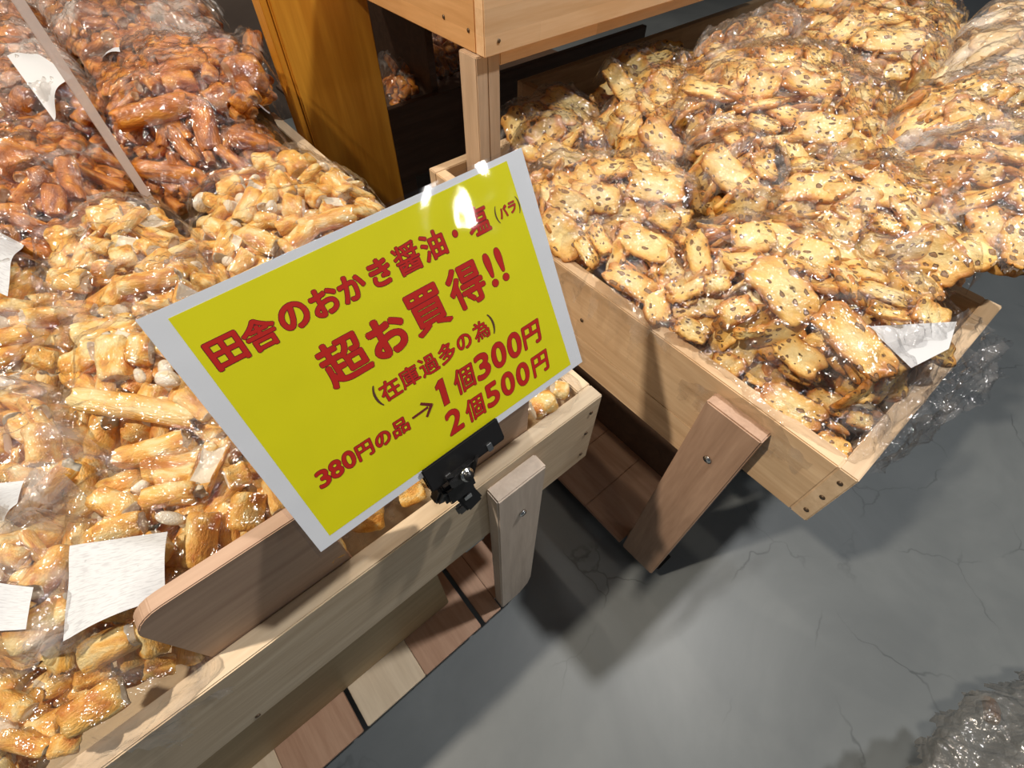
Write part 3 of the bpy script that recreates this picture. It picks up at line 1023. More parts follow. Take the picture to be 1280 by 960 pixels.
def stick_mesh(seed, kind='s', mat=None):
    """unit length along x, unit diameter, -0.5..0.5 ; a torn open puffed stick"""
    r = np.random.default_rng(seed)
    nr, nl = 16, 14
    vs, fs = [], []
    bend = r.uniform(-0.10, 0.10)
    sq = r.uniform(0.55, 0.9)
    xs = np.concatenate([np.linspace(-0.5, 0.5, nl)])
    for i, x in enumerate(xs):
        e = 1 - abs(2 * x) ** 9 * 0.16
        if kind == 'b':
            e = math.sqrt(max(0.06, 1 - (2 * x) ** 2 * 0.98))
        for j in range(nr):
            a = 2 * math.pi * j / nr
            ca, sa = math.cos(a), math.sin(a)
            rad = 0.5 * e / (abs(ca) ** (2 / sq) + abs(sa) ** (2 / sq)) ** (sq / 2) if kind != 'b' else 0.5 * e
            tear = r.uniform(-0.03, 0.03) if i in (0, nl - 1) and kind != 'b' else 0
            vs.append((x + tear, ca * rad, sa * rad + bend * (1 - 4 * x * x) * 2))
    vs = np.array(vs)
    nz = noise3(vs * np.array([1.2, .7, .7]), seed + 100)
    ctr = vs.copy(); ctr[:, 1] = 0; ctr[:, 2] = 0
    vs = ctr + (vs - ctr) * (1 + 0.13 * nz[:, None])
    if kind == 'h':                        # half shell, hollow and pale inside
        vs[:, 2] = np.where(vs[:, 2] > 0.05, 0.22 - 0.75 * vs[:, 2] * (1 - 3.0 * vs[:, 0] ** 2).clip(0, 1), vs[:, 2])
    vs = list(map(tuple, vs))
    for i in range(nl - 1):
        for j in range(nr):
            k = (j + 1) % nr
            fs.append((i * nr + j, i * nr + k, (i + 1) * nr + k, (i + 1) * nr + j))
    # recessed, crumbly ends
    for i, sgn in ((0, 1), (nl - 1, -1)):
        ring = [i * nr + j for j in range(nr)]
        c = np.mean([vs[k] for k in ring], axis=0)
        inner = []
        depth = (0.03 if kind == 'b' else r.uniform(0.01, 0.10)) * sgn
        for j in range(nr):
            p = np.array(vs[ring[j]])
            q = c + (p - c) * 0.62
            q[0] = c[0] + depth * r.uniform(0.6, 1.3)
            inner.append(len(vs))
            vs.append(tuple(q))
        cc = len(vs)
        vs.append((c[0] + depth * 1.5, c[1], c[2]))
        for j in range(nr):
            k = (j + 1) % nr
            f1 = (ring[j], inner[j], inner[k], ring[k])
            f2 = (inner[j], cc, inner[k])
            fs.append(f1 if sgn > 0 else f1[::-1])
            fs.append(f2 if sgn > 0 else f2[::-1])
    me = bpy.data.meshes.new('cracker_shape')
    me.from_pydata(vs, [], fs)
    nside = (nl - 1) * nr
    mi = [0] * nside + [1] * (len(fs) - nside)
    if kind == 'h':
        for q in range(nside):
            zc = [vs[k][2] for k in fs[q]]; i_, j_ = divmod(q, nr)
            if math.sin(2 * math.pi * (j_ + 0.5) / nr) > 0.25 and 1 < i_ < nl - 3:
                mi[q] = 1
    me.polygons.foreach_set('material_index', mi)
    bm = bmesh.new(); bm.from_mesh(me)
    bmesh.ops.recalc_face_normals(bm, faces=bm.faces)
    bm.to_mesh(me); bm.free()
    me.polygons.foreach_set('use_smooth', [True] * len(me.polygons))
    me.materials.append(mat)
    me.materials.append(SOY_IN if mat is OK_SOY else PALE_IN)
    return me


def flat_mesh(seed, mat):
    """flat cracker: x -.5...5, y -.3...3, z about -.055...055, warped and blistered"""
    r = np.random.default_rng(seed)
    nu, nv = 26, 16
    vs, fs = [], []
    ph = r.uniform(0, 6.28, 6)
    for s in (1, -1):
        for i in range(nu + 1):
            for j in range(nv + 1):
                a, b = 2 * i / nu - 1, 2 * j / nv - 1
                # square to superellipse
                x = a * math.sqrt(1 - 0.22 * b ** 4)
                y = b * math.sqrt(1 - 0.34 * a ** 4)
                e = max(abs(a), abs(b))
                th = 0.055 * math.sqrt(max(0, 1 - e ** 6)) + 0.0
                vs.append([x * 0.5, y * 0.3, s * th])
    vs = np.array(vs)
    n = noise3(vs * np.array([1.0, 1.0, 0.3]), seed + 11)
    n2 = noise3(vs * np.array([3.2, 3.2, 1.0]) + 5, seed + 12)
    out = vs.copy()
    w = 1 + 0.05 * np.sin(vs[:, 0] * 13 + ph[0]) + 0.035 * np.sin(vs[:, 0] * 29 + ph[1])
    out[:, 1] *= w * (1 + 0.10 * math.sin(ph[4]) * vs[:, 0] * 2)
    out[:, 0] *= 1 + 0.05 * np.sin(vs[:, 1] * 19 + ph[2])
    out[:, 2] += 0.030 * n + np.sign(vs[:, 2]) * 0.012 * n2 * (abs(vs[:, 2]) > 0.01)
    out[:, 2] += 0.16 * r.uniform(-1, 1) * vs[:, 0] ** 2 * 2 + 0.22 * r.uniform(-1, 1) * vs[:, 1] ** 2 * 2 + r.uniform(-.12, .12) * vs[:, 0] * vs[:, 1] * 4
    st = (nu + 1) * (nv + 1)
    for s in (0, 1):
        for i in range(nu):
            for j in range(nv):
                q = [s * st + i * (nv + 1) + j, s * st + (i + 1) * (nv + 1) + j, s * st + (i + 1) * (nv + 1) + j + 1, s * st + i * (nv + 1) + j + 1]
                fs.append(tuple(q if s == 0 else q[::-1]))
    me = bpy.data.meshes.new('cracker_shape')
    me.from_pydata([tuple(v) for v in out], [], fs)
    bm = bmesh.new(); bm.from_mesh(me)
    bmesh.ops.remove_doubles(bm, verts=bm.verts, dist=0.004)
    bmesh.ops.recalc_face_normals(bm, faces=bm.faces)
    bm.to_mesh(me); bm.free()
    me.polygons.foreach_set('use_smooth', [True] * len(me.polygons))
    me.materials.append(mat)
    return me


SH = {
    'pale': {'s': [stick_mesh(i, 's', OK_PALE) for i in range(7)], 'h': [stick_mesh(20 + i, 'h', OK_PALE) for i in range(2)], 'b': [stick_mesh(30 + i, 'b', WHITE_C) for i in range(2)]},
    'soy': {'s': [stick_mesh(40 + i, 's', OK_SOY) for i in range(7)]},
    'bean': {'f': [flat_mesh(60 + i, BEAN) for i in range(8)]},
    'plain': {'f': [flat_mesh(80 + i, PLAIN_C) for i in range(3)]},
}
SH['soy']['h'] = SH['soy']['s']; SH['soy']['b'] = SH['soy']['s']
VERT = {}


def mverts(me):
    if me.name not in VERT:
        a = np.empty(len(me.vertices) * 3)
        me.vertices.foreach_get('co', a)
        VERT[me.name] = a.reshape(-1, 3)
    return VERT[me.name]


def poly_dist(P, poly):
    """signed distance (inside positive) of points P (n,2) to polygon"""
    n = len(poly)
    d = np.full(len(P), 1e9)
    inside = np.zeros(len(P), bool)
    for i in range(n):
        a, b = poly[i], poly[(i + 1) % n]
        ab = b - a
        t = np.clip(((P - a) @ ab) / (ab @ ab), 0, 1)
        q = a + t[:, None] * ab
        d = np.minimum(d, np.hypot(*(P - q).T))
        c = ((a[1] > P[:, 1]) != (b[1] > P[:, 1])) & (P[:, 0] < (b[0] - a[0]) * (P[:, 1] - a[1]) / (b[1] - a[1] + 1e-12) + a[0])
        inside ^= c
    return np.where(inside, d, -d)


class Bag:
    def __init__(self, name, label, cat, group, ppoly, z, hd, kind, heroes, seed, film='n', layers=3, fill=1.0, tags=(), gather=(), lim=None):
        self.rng = np.random.default_rng(seed)
        self.kind = kind
        self.z = (z + ZR) * U
        self.hd = hd = hd * (1.45 if kind in ('bean', 'plain') else 1.25)
        # outline in metres, on the plane of the bag's shoulder
        pts = np.array([np.array(M(*hit(px, py, 2, z - hd / U * 0.5)))[:2] for px, py in ppoly])
        # round the outline off
        for _ in range(2):
            a, b = pts, np.roll(pts, -1, 0)
            pts = np.stack([0.75 * a + 0.25 * b, 0.25 * a + 0.75 * b], 1).reshape(-1, 2)
        self.poly = pts
        g = np.stack(np.meshgrid(np.linspace(*[pts[:, 0].min(), pts[:, 0].max()], 20), np.linspace(pts[:, 1].min(), pts[:, 1].max(), 20)), -1).reshape(-1, 2)
        self.dm = max(0.02, poly_dist(g, pts).max())
        # distance field, looked up by the placing code
        self.glo = pts.min(0) - 0.03
        gn = ((pts.max(0) + 0.03 - self.glo) / 0.003).astype(int) + 2
        gx, gy = np.meshgrid(self.glo[0] + np.arange(gn[0]) * 0.003, self.glo[1] + np.arange(gn[1]) * 0.003, indexing='ij')
        self.gd = poly_dist(np.stack([gx.ravel(), gy.ravel()], 1), pts).reshape(gn)
        c = pts.mean(0)
        self.root = thing(name, label, cat, Vector((c[0], c[1], self.z - self.hd - 0.03)), group)
        self.pieces = []
        self.lim = lim
        for h in heroes:
            self.hero(*h)
        self.fillers(layers, fill)
        self.make_film({'n': FILM, 'm': FILM_MILKY, 'c': FILM_CLEAR, 'g': FILM_GREY}[film], seed, gather)
        for t in tags:
            self.tag(*t)

    def dome(self, P):
        d = np.clip(poly_dist(P, self.poly) / self.dm, 0, 1)
        return self.z - self.hd * (1 - d) ** 2.2

    def dist1(self, x, y):
        fx, fy = (x - self.glo[0]) / 0.003, (y - self.glo[1]) / 0.003
        i, j = int(fx), int(fy)
        if i < 0 or j < 0 or i >= self.gd.shape[0] - 1 or j >= self.gd.shape[1] - 1:
            return -0.03
        a, b = fx - i, fy - j
        g = self.gd
        return float((1 - a) * (1 - b) * g[i, j] + a * (1 - b) * g[i + 1, j] + (1 - a) * b * g[i, j + 1] + a * b * g[i + 1, j + 1])

    def dome1(self, x, y):
        d = min(1.0, max(0.0, self.dist1(x, y) / self.dm))
        return self.z - self.hd * (1 - d) ** 2.2

    def normal(self, x, y):
        e = 0.008
        dx = (self.dome1(x + e, y) - self.dome1(x - e, y)) / (2 * e)
        dy = (self.dome1(x, y + e) - self.dome1(x, y - e)) / (2 * e)
        return Vector((-dx, -dy, 1)).normalized()

    def cast(self, px, py):
        z = self.z
        for _ in range(5):
            p = M(*hit(px, py, 2, z / U - ZR))
            z = self.dome1(p.x, p.y)
        return Vector((p.x, p.y, z))

    def put(self, c, ax, nrm, L, Wd, kind, roll=0.0, th=None, idx=None):
        ax = (ax - nrm * ax.dot(nrm))
        if ax.length < 1e-5:
            ax = Vector((1, 0, 0))
        ax.normalize()
        yv = nrm.cross(ax)
        Rm = Matrix((ax, yv, nrm)).transposed().to_4x4() @ Matrix.Rotation(roll, 4, 'X')
        fam = SH[self.kind]
        k = kind if kind in fam else list(fam)[0]
        me = fam[k][idx if idx is not None and idx < len(fam[k]) else int(self.rng.integers(len(fam[k])))]
        if self.kind in ('bean', 'plain'):
            S = Matrix.Diagonal((L, Wd / 0.6, th or L * 0.9, 1))
        else:
            S = Matrix.Diagonal((L, Wd, th or Wd * self.rng.uniform(0.72, 0.95), 1))
        o = bpy.data.objects.new('rice_cracker', me)
        C.objects.link(o)
        o.parent = self.root
        mw = Matrix.Translation(c) @ Rm @ S
        o.matrix_local = Matrix.Translation(-self.root.location) @ mw
        self.pieces.append((np.array(c)[:2], L, Wd))
        v = mverts(me)
        Mx = np.array(mw)
        self.tops.append((v @ Mx[:3, :3].T + Mx[:3, 3])) if hasattr(self, 'tops') else setattr(self, 'tops', [v @ Mx[:3, :3].T + Mx[:3, 3]])
        return o

    def hero(self, x1, y1, x2, y2, w, kind='s', roll=None, up=0.0):
        mx, my = (x1 + x2) / 2, (y1 + y2) / 2
        c = self.cast(mx, my)
        n = self.normal(c.x, c.y)
        v = (Vector(M(*CAM)) - c).normalized()
        n = (n * 0.62 + v * 0.38).normalized()      # pieces that show broadside face partly to the viewer's side of the aisle

        def on(px, py):
            a = M(*CAM)
            b = M(*hit(px, py, 2, -0.3))
            d = (b - a).normalized()
            return a + d * ((c - a).dot(n) / d.dot(n))
        p1, p2 = on(x1, y1), on(x2, y2)
        L = (p2 - p1).length
        depth = (c - Vector(M(*CAM))).dot(Vector(ROT[2]))
        # width: px across, measured on the tangent plane
        dpx = Vector((-(y2 - y1), x2 - x1)).normalized() * (w / 2)
        q1, q2 = on(mx - dpx.x, my - dpx.y), on(mx + dpx.x, my + dpx.y)
        axd = (p2 - p1).normalized()
        qq = q2 - q1
        Wd = (qq - axd * qq.dot(axd)).length
        L = min(max(L, 0.016), 0.15)
        Wd = min(max(Wd, 0.010), 0.085)
        if self.kind in ('bean', 'plain'):
            r = roll if roll is not None else self.rng.uniform(-0.2, 0.2)
            self.put(c + n * (0.001 + up), p2 - p1, n, L, Wd, 'f', r, th=0.085)
        else:
            r = roll if roll is not None else self.rng.uniform(-0.5, 0.5)
            self.put(c + n * (0.001 + up), p2 - p1, n, L, Wd, kind, r)

    def fillers(self, layers, fill):
        lo, hi = self.poly.min(0), self.poly.max(0)
        area = (hi - lo).prod()
        flat = self.kind in ('bean', 'plain')
        heroes = list(self.pieces)
        for k in range(layers):
            placed = []
            n_try = int(area / 0.0009 * (3 if k == 0 else 6) * fill)
            for _ in range(n_try):
                p = lo + self.rng.random(2) * (hi - lo)
                d = self.dist1(p[0], p[1])
                if d < 0.006 + 0.004 * k:
                    continue
                if flat:
                    L = self.rng.uniform(0.062, 0.088); Wd = L * self.rng.uniform(0.52, 0.66); gap = 0.036
                else:
                    L = self.rng.choice([self.rng.uniform(0.028, 0.045), self.rng.uniform(0.045, 0.08)]); Wd = self.rng.uniform(0.020, 0.030); gap = 0.42 * L + 0.006
                if k == 0 and any(math.hypot(p[0] - h[0][0], p[1] - h[0][1]) < 0.30 * (h[1] + h[2]) + 0.007 for h in heroes):
                    continue
                if any(math.hypot(p[0] - q[0], p[1] - q[1]) < max(gap, 0.5 * (gap + g)) for q, g in placed):
                    continue
                zz = self.dome1(*p) - (0.004 + 0.019 * k if not flat else 0.006 + 0.017 * k)
                if self.lim and self.lim(p[0] / U, p[1] / U, zz / U - ZR):
                    continue
                placed.append((p, gap))
                n = self.normal(*p)
                n = (n + Vector(self.rng.normal(size=3)) * (0.16 if not flat else 0.20)).normalized()
                a = self.rng.uniform(0, math.pi)
                if flat:
                    roll = self.rng.choice([-1, 1]) * self.rng.uniform(0.1, 1.1)
                    self.put(Vector((*p, zz)), Vector((math.cos(a), math.sin(a), 0)), n, L, Wd, 'f', roll, th=0.08)
                else:
                    kd = self.rng.choice(['s', 's', 's', 's', 'h', 'b']) if k == 0 else 's'
                    if kd == 'b':
                        L, Wd = 0.020, 0.016
                    self.put(Vector((*p, zz)), Vector((math.cos(a), math.sin(a), self.rng.normal() * 0.15)), n, L, Wd, kd, self.rng.uniform(-1, 1))

    def grid(self, step):
        pad = 0.02
        lo, hi = self.poly.min(0) - pad, self.poly.max(0) + pad
        nx, ny = int((hi[0] - lo[0]) / step) + 2, int((hi[1] - lo[1]) / step) + 2
        X = lo[0] + np.arange(nx) * step
        Y = lo[1] + np.arange(ny) * step
        return lo, nx, ny, X, Y

    def make_film(self, mat, seed, gather):
        r = np.random.default_rng(seed + 500)
        step = 0.0026
        lo, nx, ny, X, Y = self.grid(step)
        XX, YY = np.meshgrid(X, Y, indexing='ij')
        P = np.stack([XX.ravel(), YY.ravel()], 1)
        D = poly_dist(P, self.poly).reshape(nx, ny)
        dome = self.dome(P).reshape(nx, ny)
        low = dome - 0.028
        H = low.copy()
        if hasattr(self, 'tops'):
            T_ = np.concatenate(self.tops)
            ix = np.clip(((T_[:, 0] - lo[0]) / step + 0.5).astype(int), 0, nx - 1)
            iy = np.clip(((T_[:, 1] - lo[1]) / step + 0.5).astype(int), 0, ny - 1)
            Z = np.full((nx, ny), -1.0)
            np.maximum.at(Z, (ix, iy), T_[:, 2])
            H = np.maximum(H, Z)

        def mxf(A, n):
            for _ in range(n):
                B = A.copy()
                B[1:] = np.maximum(B[1:], A[:-1]); B[:-1] = np.maximum(B[:-1], A[1:])
                A = B.copy()
                B[:, 1:] = np.maximum(B[:, 1:], A[:, :-1]); B[:, :-1] = np.maximum(B[:, :-1], A[:, 1:])
                A = B
            return A

        def blur(A, n):
            for _ in range(n):
                Q = np.pad(A, 1, mode='edge')
                A = (Q[:-2, 1:-1] + Q[2:, 1:-1] + Q[1:-1, :-2] + Q[1:-1, 2:] + 2 * Q[1:-1, 1:-1]) / 6
            return A
        core = mxf(H, 1)
        S1 = blur(mxf(H, 7), 16)                      # film bridging the hollows between pieces
        H2 = np.maximum(core, S1 - 0.0015) + 0.0010
        H2 = blur(H2, 2)
        H2 = np.maximum(H2, core + 0.0006)
        # creases
        nc = int(40 + 260 * (X[-1] - X[0]) * (Y[-1] - Y[0]) / 0.04)
        for _ in range(nc):
            cx, cy = r.uniform(X[0], X[-1]), r.uniform(Y[0], Y[-1])
            a = r.uniform(0, math.pi)
            u = (XX - cx) * math.cos(a) + (YY - cy) * math.sin(a)
            v = -(XX - cx) * math.sin(a) + (YY - cy) * math.cos(a) + r.uniform(-6, 6) * u * u
            Ls = r.uniform(0.010, 0.060)
            w = r.uniform(0.0012, 0.0038)
            H2 += r.choice([1, 1, -0.35]) * r.uniform(0.0012, 0.0045) * np.exp(-np.abs(v) / w) * np.exp(-(u / Ls) ** 2)
        # gathered places: radiating folds that stand up
        for (gx, gy, gz, R_, amp) in gather:
            gp = np.array(M(*hit(gx, gy, 2, gz)))
            dx, dy = XX - gp[0], YY - gp[1]
            rr = np.hypot(dx, dy)
            an = np.arctan2(dy, dx)
            fold = np.abs(np.sin(an * 4.5 + rr * 30 + 1.3)) * 0.6 + np.abs(np.sin(an * 8.0 - rr * 60)) * 0.4
            H2 += amp * np.exp(-(rr / R_) ** 1.3) * (0.35 + 0.9 * fold)
        # beyond the outline the film falls away
        fall = np.clip(-D / 0.016, 0, 1.6)
        H2 = H2 - fall ** 1.5 * 0.018 + fall * (0.004 * np.sin(XX * 310 + seed) + 0.004 * np.sin(YY * 270 + seed * 2))
        keep = D > (-0.015 + 0.004 * np.sin(XX * 120 + seed) + 0.003 * np.sin(YY * 150))
        idx = -np.ones((nx, ny), int)
        idx[keep] = np.arange(keep.sum())
        b = self.root.location
        vs = np.stack([XX[keep] - b.x, YY[keep] - b.y, H2[keep] - b.z], 1)
        a, c, d, e = idx[:-1, :-1], idx[1:, :-1], idx[1:, 1:], idx[:-1, 1:]
        ok = (a >= 0) & (c >= 0) & (d >= 0) & (e >= 0)
        F = np.stack([a[ok], c[ok], d[ok], e[ok]], 1)
        me = bpy.data.meshes.new('film')
        me.vertices.add(len(vs)); me.vertices.foreach_set('co', vs.ravel())
        me.loops.add(len(F) * 4); me.loops.foreach_set('vertex_index', F.ravel())
        me.polygons.add(len(F)); me.polygons.foreach_set('loop_start', np.arange(len(F)) * 4); me.polygons.foreach_set('loop_total', np.full(len(F), 4))
        me.update(calc_edges=True)
        me.polygons.foreach_set('use_smooth', [True] * len(F))
        me.materials.append(mat)
        o = bpy.data.objects.new('film', me)
        C.objects.link(o)
        o.parent = self.root
        self.H2, self.lo, self.step = H2, lo, step

    def tag(self, quad, mat, lift=0.0008, below=0.003, label=None):
        """paper label under the film: four image corners dropped onto the film's height"""
        n = 14
        q = [np.array(self.cast(px, py)) for px, py in quad]
        bm = bmesh.new()
        uvl = bm.loops.layers.uv.new('uv')
        V = {}
        zs = []
        base = {}
        for i in range(n + 1):
            for j in range(n + 1):
                a, b = i / n, j / n
                p = (1 - a) * (1 - b) * q[0] + a * (1 - b) * q[1] + a * b * q[2] + (1 - a) * b * q[3]
                ix = int(np.clip((p[0] - self.lo[0]) / self.step, 0, self.H2.shape[0] - 1))
                iy = int(np.clip((p[1] - self.lo[1]) / self.step, 0, self.H2.shape[1] - 1))
                base[i, j] = (p, self.H2[ix, iy])
        A = np.array([[base[i, j][1] for j in range(n + 1)] for i in range(n + 1)])
        for _ in range(14):
            Q = np.pad(A, 1, mode='edge')
            A = (Q[:-2, 1:-1] + Q[2:, 1:-1] + Q[1:-1, :-2] + Q[1:-1, 2:] + 2 * Q[1:-1, 1:-1]) / 6
        for i in range(n + 1):
            for j in range(n + 1):
                p = base[i, j][0]
                V[i, j] = bm.verts.new(Vector((p[0], p[1], A[i, j] + lift)) )
        for i in range(n):
            for j in range(n):
                f = bm.faces.new((V[i, j], V[i + 1, j], V[i + 1, j + 1], V[i, j + 1]))
                for lp, (a, b) in zip(f.loops, ((i, j), (i + 1, j), (i + 1, j + 1), (i, j + 1))):
                    lp[uvl].uv = (a / n, b / n)
        me = bpy.data.meshes.new('paper_label')
        bm.to_mesh(me); bm.free()
        me.polygons.foreach_set('use_smooth', [True] * len(me.polygons))
        me.materials.append(mat)
        o = bpy.data.objects.new('paper_label', me)
        C.objects.link(o)
        o.parent = self.root
        o.location = -self.root.location


def lim_left(x, y, z):
    if z < 0.012:
        return y < T + 0.022 or x > -T - 0.012 or (y > 0.71 and y < 0.775)
    return x > 0.004 or y < 0.014


def lim_right(x, y, z):
    if z < RZ + 0.012:
        return x < RX + T + 0.014 or y < RY + T + 0.014 or (0.36 < x < 0.43) or (x < 0.37 and y > 0.37) or (PX0 - 0.03 < x < PX1 + 0.03 and y > PY0 - 0.03)
    return x < RX + 0.006 or y < RY + 0.004 or (PX0 - 0.03 < x < PX1 + 0.03 and y > PY0 - 0.025) or (z > UZ - 0.035 and y > uy0 - 0.04)


GP, GS, GB = 'bags of salted puffed crackers in the long left crate', 'bags of dark soy crackers at the back left', 'bags of bean crackers in the right crates'


def pale(label, poly, z, hd, heroes, seed, **k):
    k.setdefault('lim', lim_left)
    return Bag('cracker_bag', label, 'snack bag', GP, poly, z, hd, 'pale', heroes, seed, **k)


def soy(label, poly, z, hd, heroes, seed, **k):
    k.setdefault('lim', lim_left)
    return Bag('cracker_bag', label, 'snack bag', GS, poly, z, hd, 'soy', heroes, seed, **k)


def bean(label, poly, z, hd, heroes, seed, kind='bean', **k):
    k.setdefault('lim', lim_right)
    return Bag('cracker_bag', label, 'snack bag', GB, poly, z, hd, kind, heroes, seed, **k)


# ---- long left crate, pale puffed crackers
pale('clear bag of small puffed crackers between the sign top edge and honey post',
     [(232, 268), (256, 222), (320, 192), (385, 184), (434, 208), (480, 256), (470, 300), (400, 340), (330, 372), (262, 365), (238, 320)], 0.045, 0.035,
     [(360, 195, 378, 218, 28), (345, 218, 362, 245, 20), (322, 240, 300, 278, 24), (275, 240, 305, 230, 22), (250, 250, 262, 258, 26, 'b'), (284, 252, 290, 266, 15, 'b'),
      (335, 259, 344, 262, 16, 'b'), (320, 275, 348, 277, 16), (355, 260, 380, 262, 26), (375, 285, 442, 268, 22), (410, 222, 432, 245, 24), (388, 240, 402, 252, 20),
      (262, 282, 285, 290, 24), (288, 300, 302, 308, 18, 'h'), (310, 292, 345, 310, 24), (318, 208, 342, 202, 18), (375, 228, 398, 208, 12), (352, 300, 368, 320, 14), (400, 262, 418, 268, 14)],
     1, film='c')
pale('bag with a gathered neck and curled pale crackers, left of the post-side bag',
     [(55, 300), (110, 262), (165, 240), (205, 258), (240, 300), (262, 350), (250, 400), (160, 412), (90, 405), (45, 365)], 0.055, 0.035,
     [(140, 298, 180, 262, 17), (175, 285, 210, 275, 25, 'h'), (112, 275, 155, 270, 25), (72, 290, 92, 325, 30), (110, 305, 140, 312, 20), (148, 358, 222, 345, 22), (68, 348, 110, 352, 28),
      (140, 325, 170, 318, 22), (75, 385, 120, 388, 20), (180, 380, 210, 375, 14), (120, 335, 138, 340, 20)], 2, gather=[(232, 345, 0.05, 0.030, 0.016)])
pale('clear bag cut by the left frame edge, tilted printed label at its top',
     [(-90, 310), (-20, 290), (40, 315), (90, 390), (75, 450), (20, 490), (-90, 500)], 0.055, 0.035,
     [(28, 398, 85, 395, 25), (35, 378, 75, 375, 18), (20, 430, 60, 445, 26)], 3, film='n',
     tags=[([(-12, 306), (54, 330), (27, 386), (-30, 360)], LABEL, 0.004)])
pale('large front bag showing one long golden cracker left of the sign corner',
     [(85, 415), (140, 395), (220, 385), (290, 420), (360, 500), (350, 560), (270, 590), (160, 588), (95, 560), (75, 490)], 0.065, 0.035,
     [(103, 498, 252, 524, 33, 's', 0.0, 0.006), (105, 514, 97, 556, 17), (135, 520, 121, 567, 31), (150, 573, 234, 550, 30), (85, 458, 122, 440, 30), (142, 423, 148, 475, 38), (163, 436, 192, 438, 33),
      (93, 420, 170, 405, 20), (245, 577, 272, 555, 18), (195, 470, 225, 480, 22, 'b'), (225, 495, 262, 520, 26), (170, 462, 180, 478, 16, 'b')], 4, film='c')
pale('front bag with big square label and torn hollow cracker beside upright brown board',
     [(95, 600), (190, 580), (290, 545), (350, 560), (420, 640), (390, 660), (300, 710), (225, 770), (190, 790), (120, 840), (70, 790), (75, 690)], 0.060, 0.035,
     [(276, 553, 248, 617, 31, 'h', 0.2, 0.004), (180, 623, 247, 615, 28), (258, 640, 246, 707, 45), (316, 616, 306, 662, 44), (124, 668, 180, 655, 34), (120, 622, 165, 640, 35), (100, 650, 95, 700, 35),
      (100, 700, 97, 832, 33, 's', 0.0, 0.008), (195, 645, 235, 652, 18, 'b'), (300, 672, 335, 665, 20), (197, 600, 248, 590, 22), (335, 600, 350, 640, 22), (283, 600, 310, 590, 26)], 5, film='c',
     tags=[([(118, 696), (228, 676), (232, 757), (124, 812)], LABEL, 0.006)])
pale('milky crumpled bag at the left frame edge, between the two labelled bags',
     [(-90, 500), (0, 480), (70, 490), (110, 560), (85, 640), (30, 640), (-90, 640)], 0.070, 0.035,
     [(0, 590, 40, 598, 28), (30, 500, 60, 540, 20), (-20, 560, 10, 555, 26)], 6, film='m', tags=[([(-30, 640), (52, 612), (62, 650), (-20, 690)], LABEL, 0.004)])
pale('bag at the left frame edge with a label across it, beside the long stick',
     [(-90, 660), (0, 640), (70, 650), (95, 720), (85, 800), (20, 815), (-90, 820)], 0.070, 0.030,
     [(0, 690, 30, 700, 26), (30, 665, 55, 700, 20)], 7, film='m', tags=[([(-40, 728), (66, 742), (68, 795), (-40, 808)], LABEL, 0.004)])
pale('bag in the lower left corner of the picture against the crate front',
     [(-60, 830), (60, 815), (170, 810), (250, 822), (200, 880), (120, 930), (60, 990), (-60, 1010)], 0.030, 0.030,
     [(0, 812, 45, 838, 45), (0, 872, 38, 890, 35), (80, 905, 155, 862, 42), (0, 922, 60, 935, 30), (60, 932, 100, 925, 30), (95, 850, 140, 838, 26), (180, 838, 220, 830, 22)], 8, film='n')
pale('bag low behind the crate front, showing between the two upright boards under the sign',
     [(425, 690), (450, 640), (520, 600), (600, 545), (560, 500), (430, 570), (390, 640)], 0.006, 0.02,
     [(440, 650, 480, 645, 30), (500, 625, 530, 612, 22), (520, 590, 550, 600, 24)], 9, film='n', layers=2)
pale('bag peeping out behind the sign at the front right corner of the left crate',
     [(655, 535), (640, 470), (690, 440), (722, 470), (715, 505), (680, 530)], 0.004, 0.018,
     [(665, 512, 692, 500, 30), (690, 485, 708, 490, 24)], 10, film='c', layers=2)
pale('bag hidden mostly behind the middle of the sign',
     [(330, 400), (470, 330), (610, 380), (640, 450), (560, 500), (420, 520)], 0.020, 0.03, [], 11, film='n', layers=2, fill=0.7)

# ---- dark soy crackers, back left
soy('upper flat bag of glossy brown soy crackers stacked beside the honey post',
    [(105, 90), (150, 55), (230, 40), (318, 45), (334, 80), (325, 112), (240, 128), (160, 145), (120, 130)], 0.105, 0.045,
    [(135, 132, 227, 110, 30), (250, 105, 272, 88, 36), (287, 98, 325, 92, 40), (305, 62, 325, 70, 28), (200, 95, 240, 90, 24), (120, 85, 155, 90, 26), (255, 70, 285, 60, 24)], 21, film='n',
    tags=[([(84, 54), (150, 44), (160, 82), (102, 88)], LABEL, 0.012)])
soy('lower bag of dark brown soy crackers under the upper flat one beside the honey post',
    [(110, 165), (150, 150), (240, 130), (315, 118), (350, 165), (350, 195), (300, 208), (235, 212), (170, 205), (125, 195)], 0.060, 0.045,
    [(210, 148, 236, 178, 25), (250, 130, 266, 192, 28), (158, 185, 232, 195, 22), (285, 170, 335, 182, 20), (152, 158, 165, 180, 22), (290, 145, 308, 148, 22), (205, 160, 190, 166, 18), (270, 196, 330, 196, 18)], 22, film='c',
    tags=[([(288, 112), (342, 142), (347, 168), (296, 134)], LABEL, 0.020)])
soy('dark soy cracker bag squeezed beneath the stacked two, above the pale bags',
    [(150, 205), (210, 212), (262, 212), (250, 245), (205, 250), (165, 240)], 0.015, 0.02, [(205, 215, 225, 240, 22), (228, 225, 240, 240, 18)], 23, film='n', layers=2,
    tags=[([(176, 200), (262, 208), (262, 213), (182, 208)], BLANK, 0.008)])
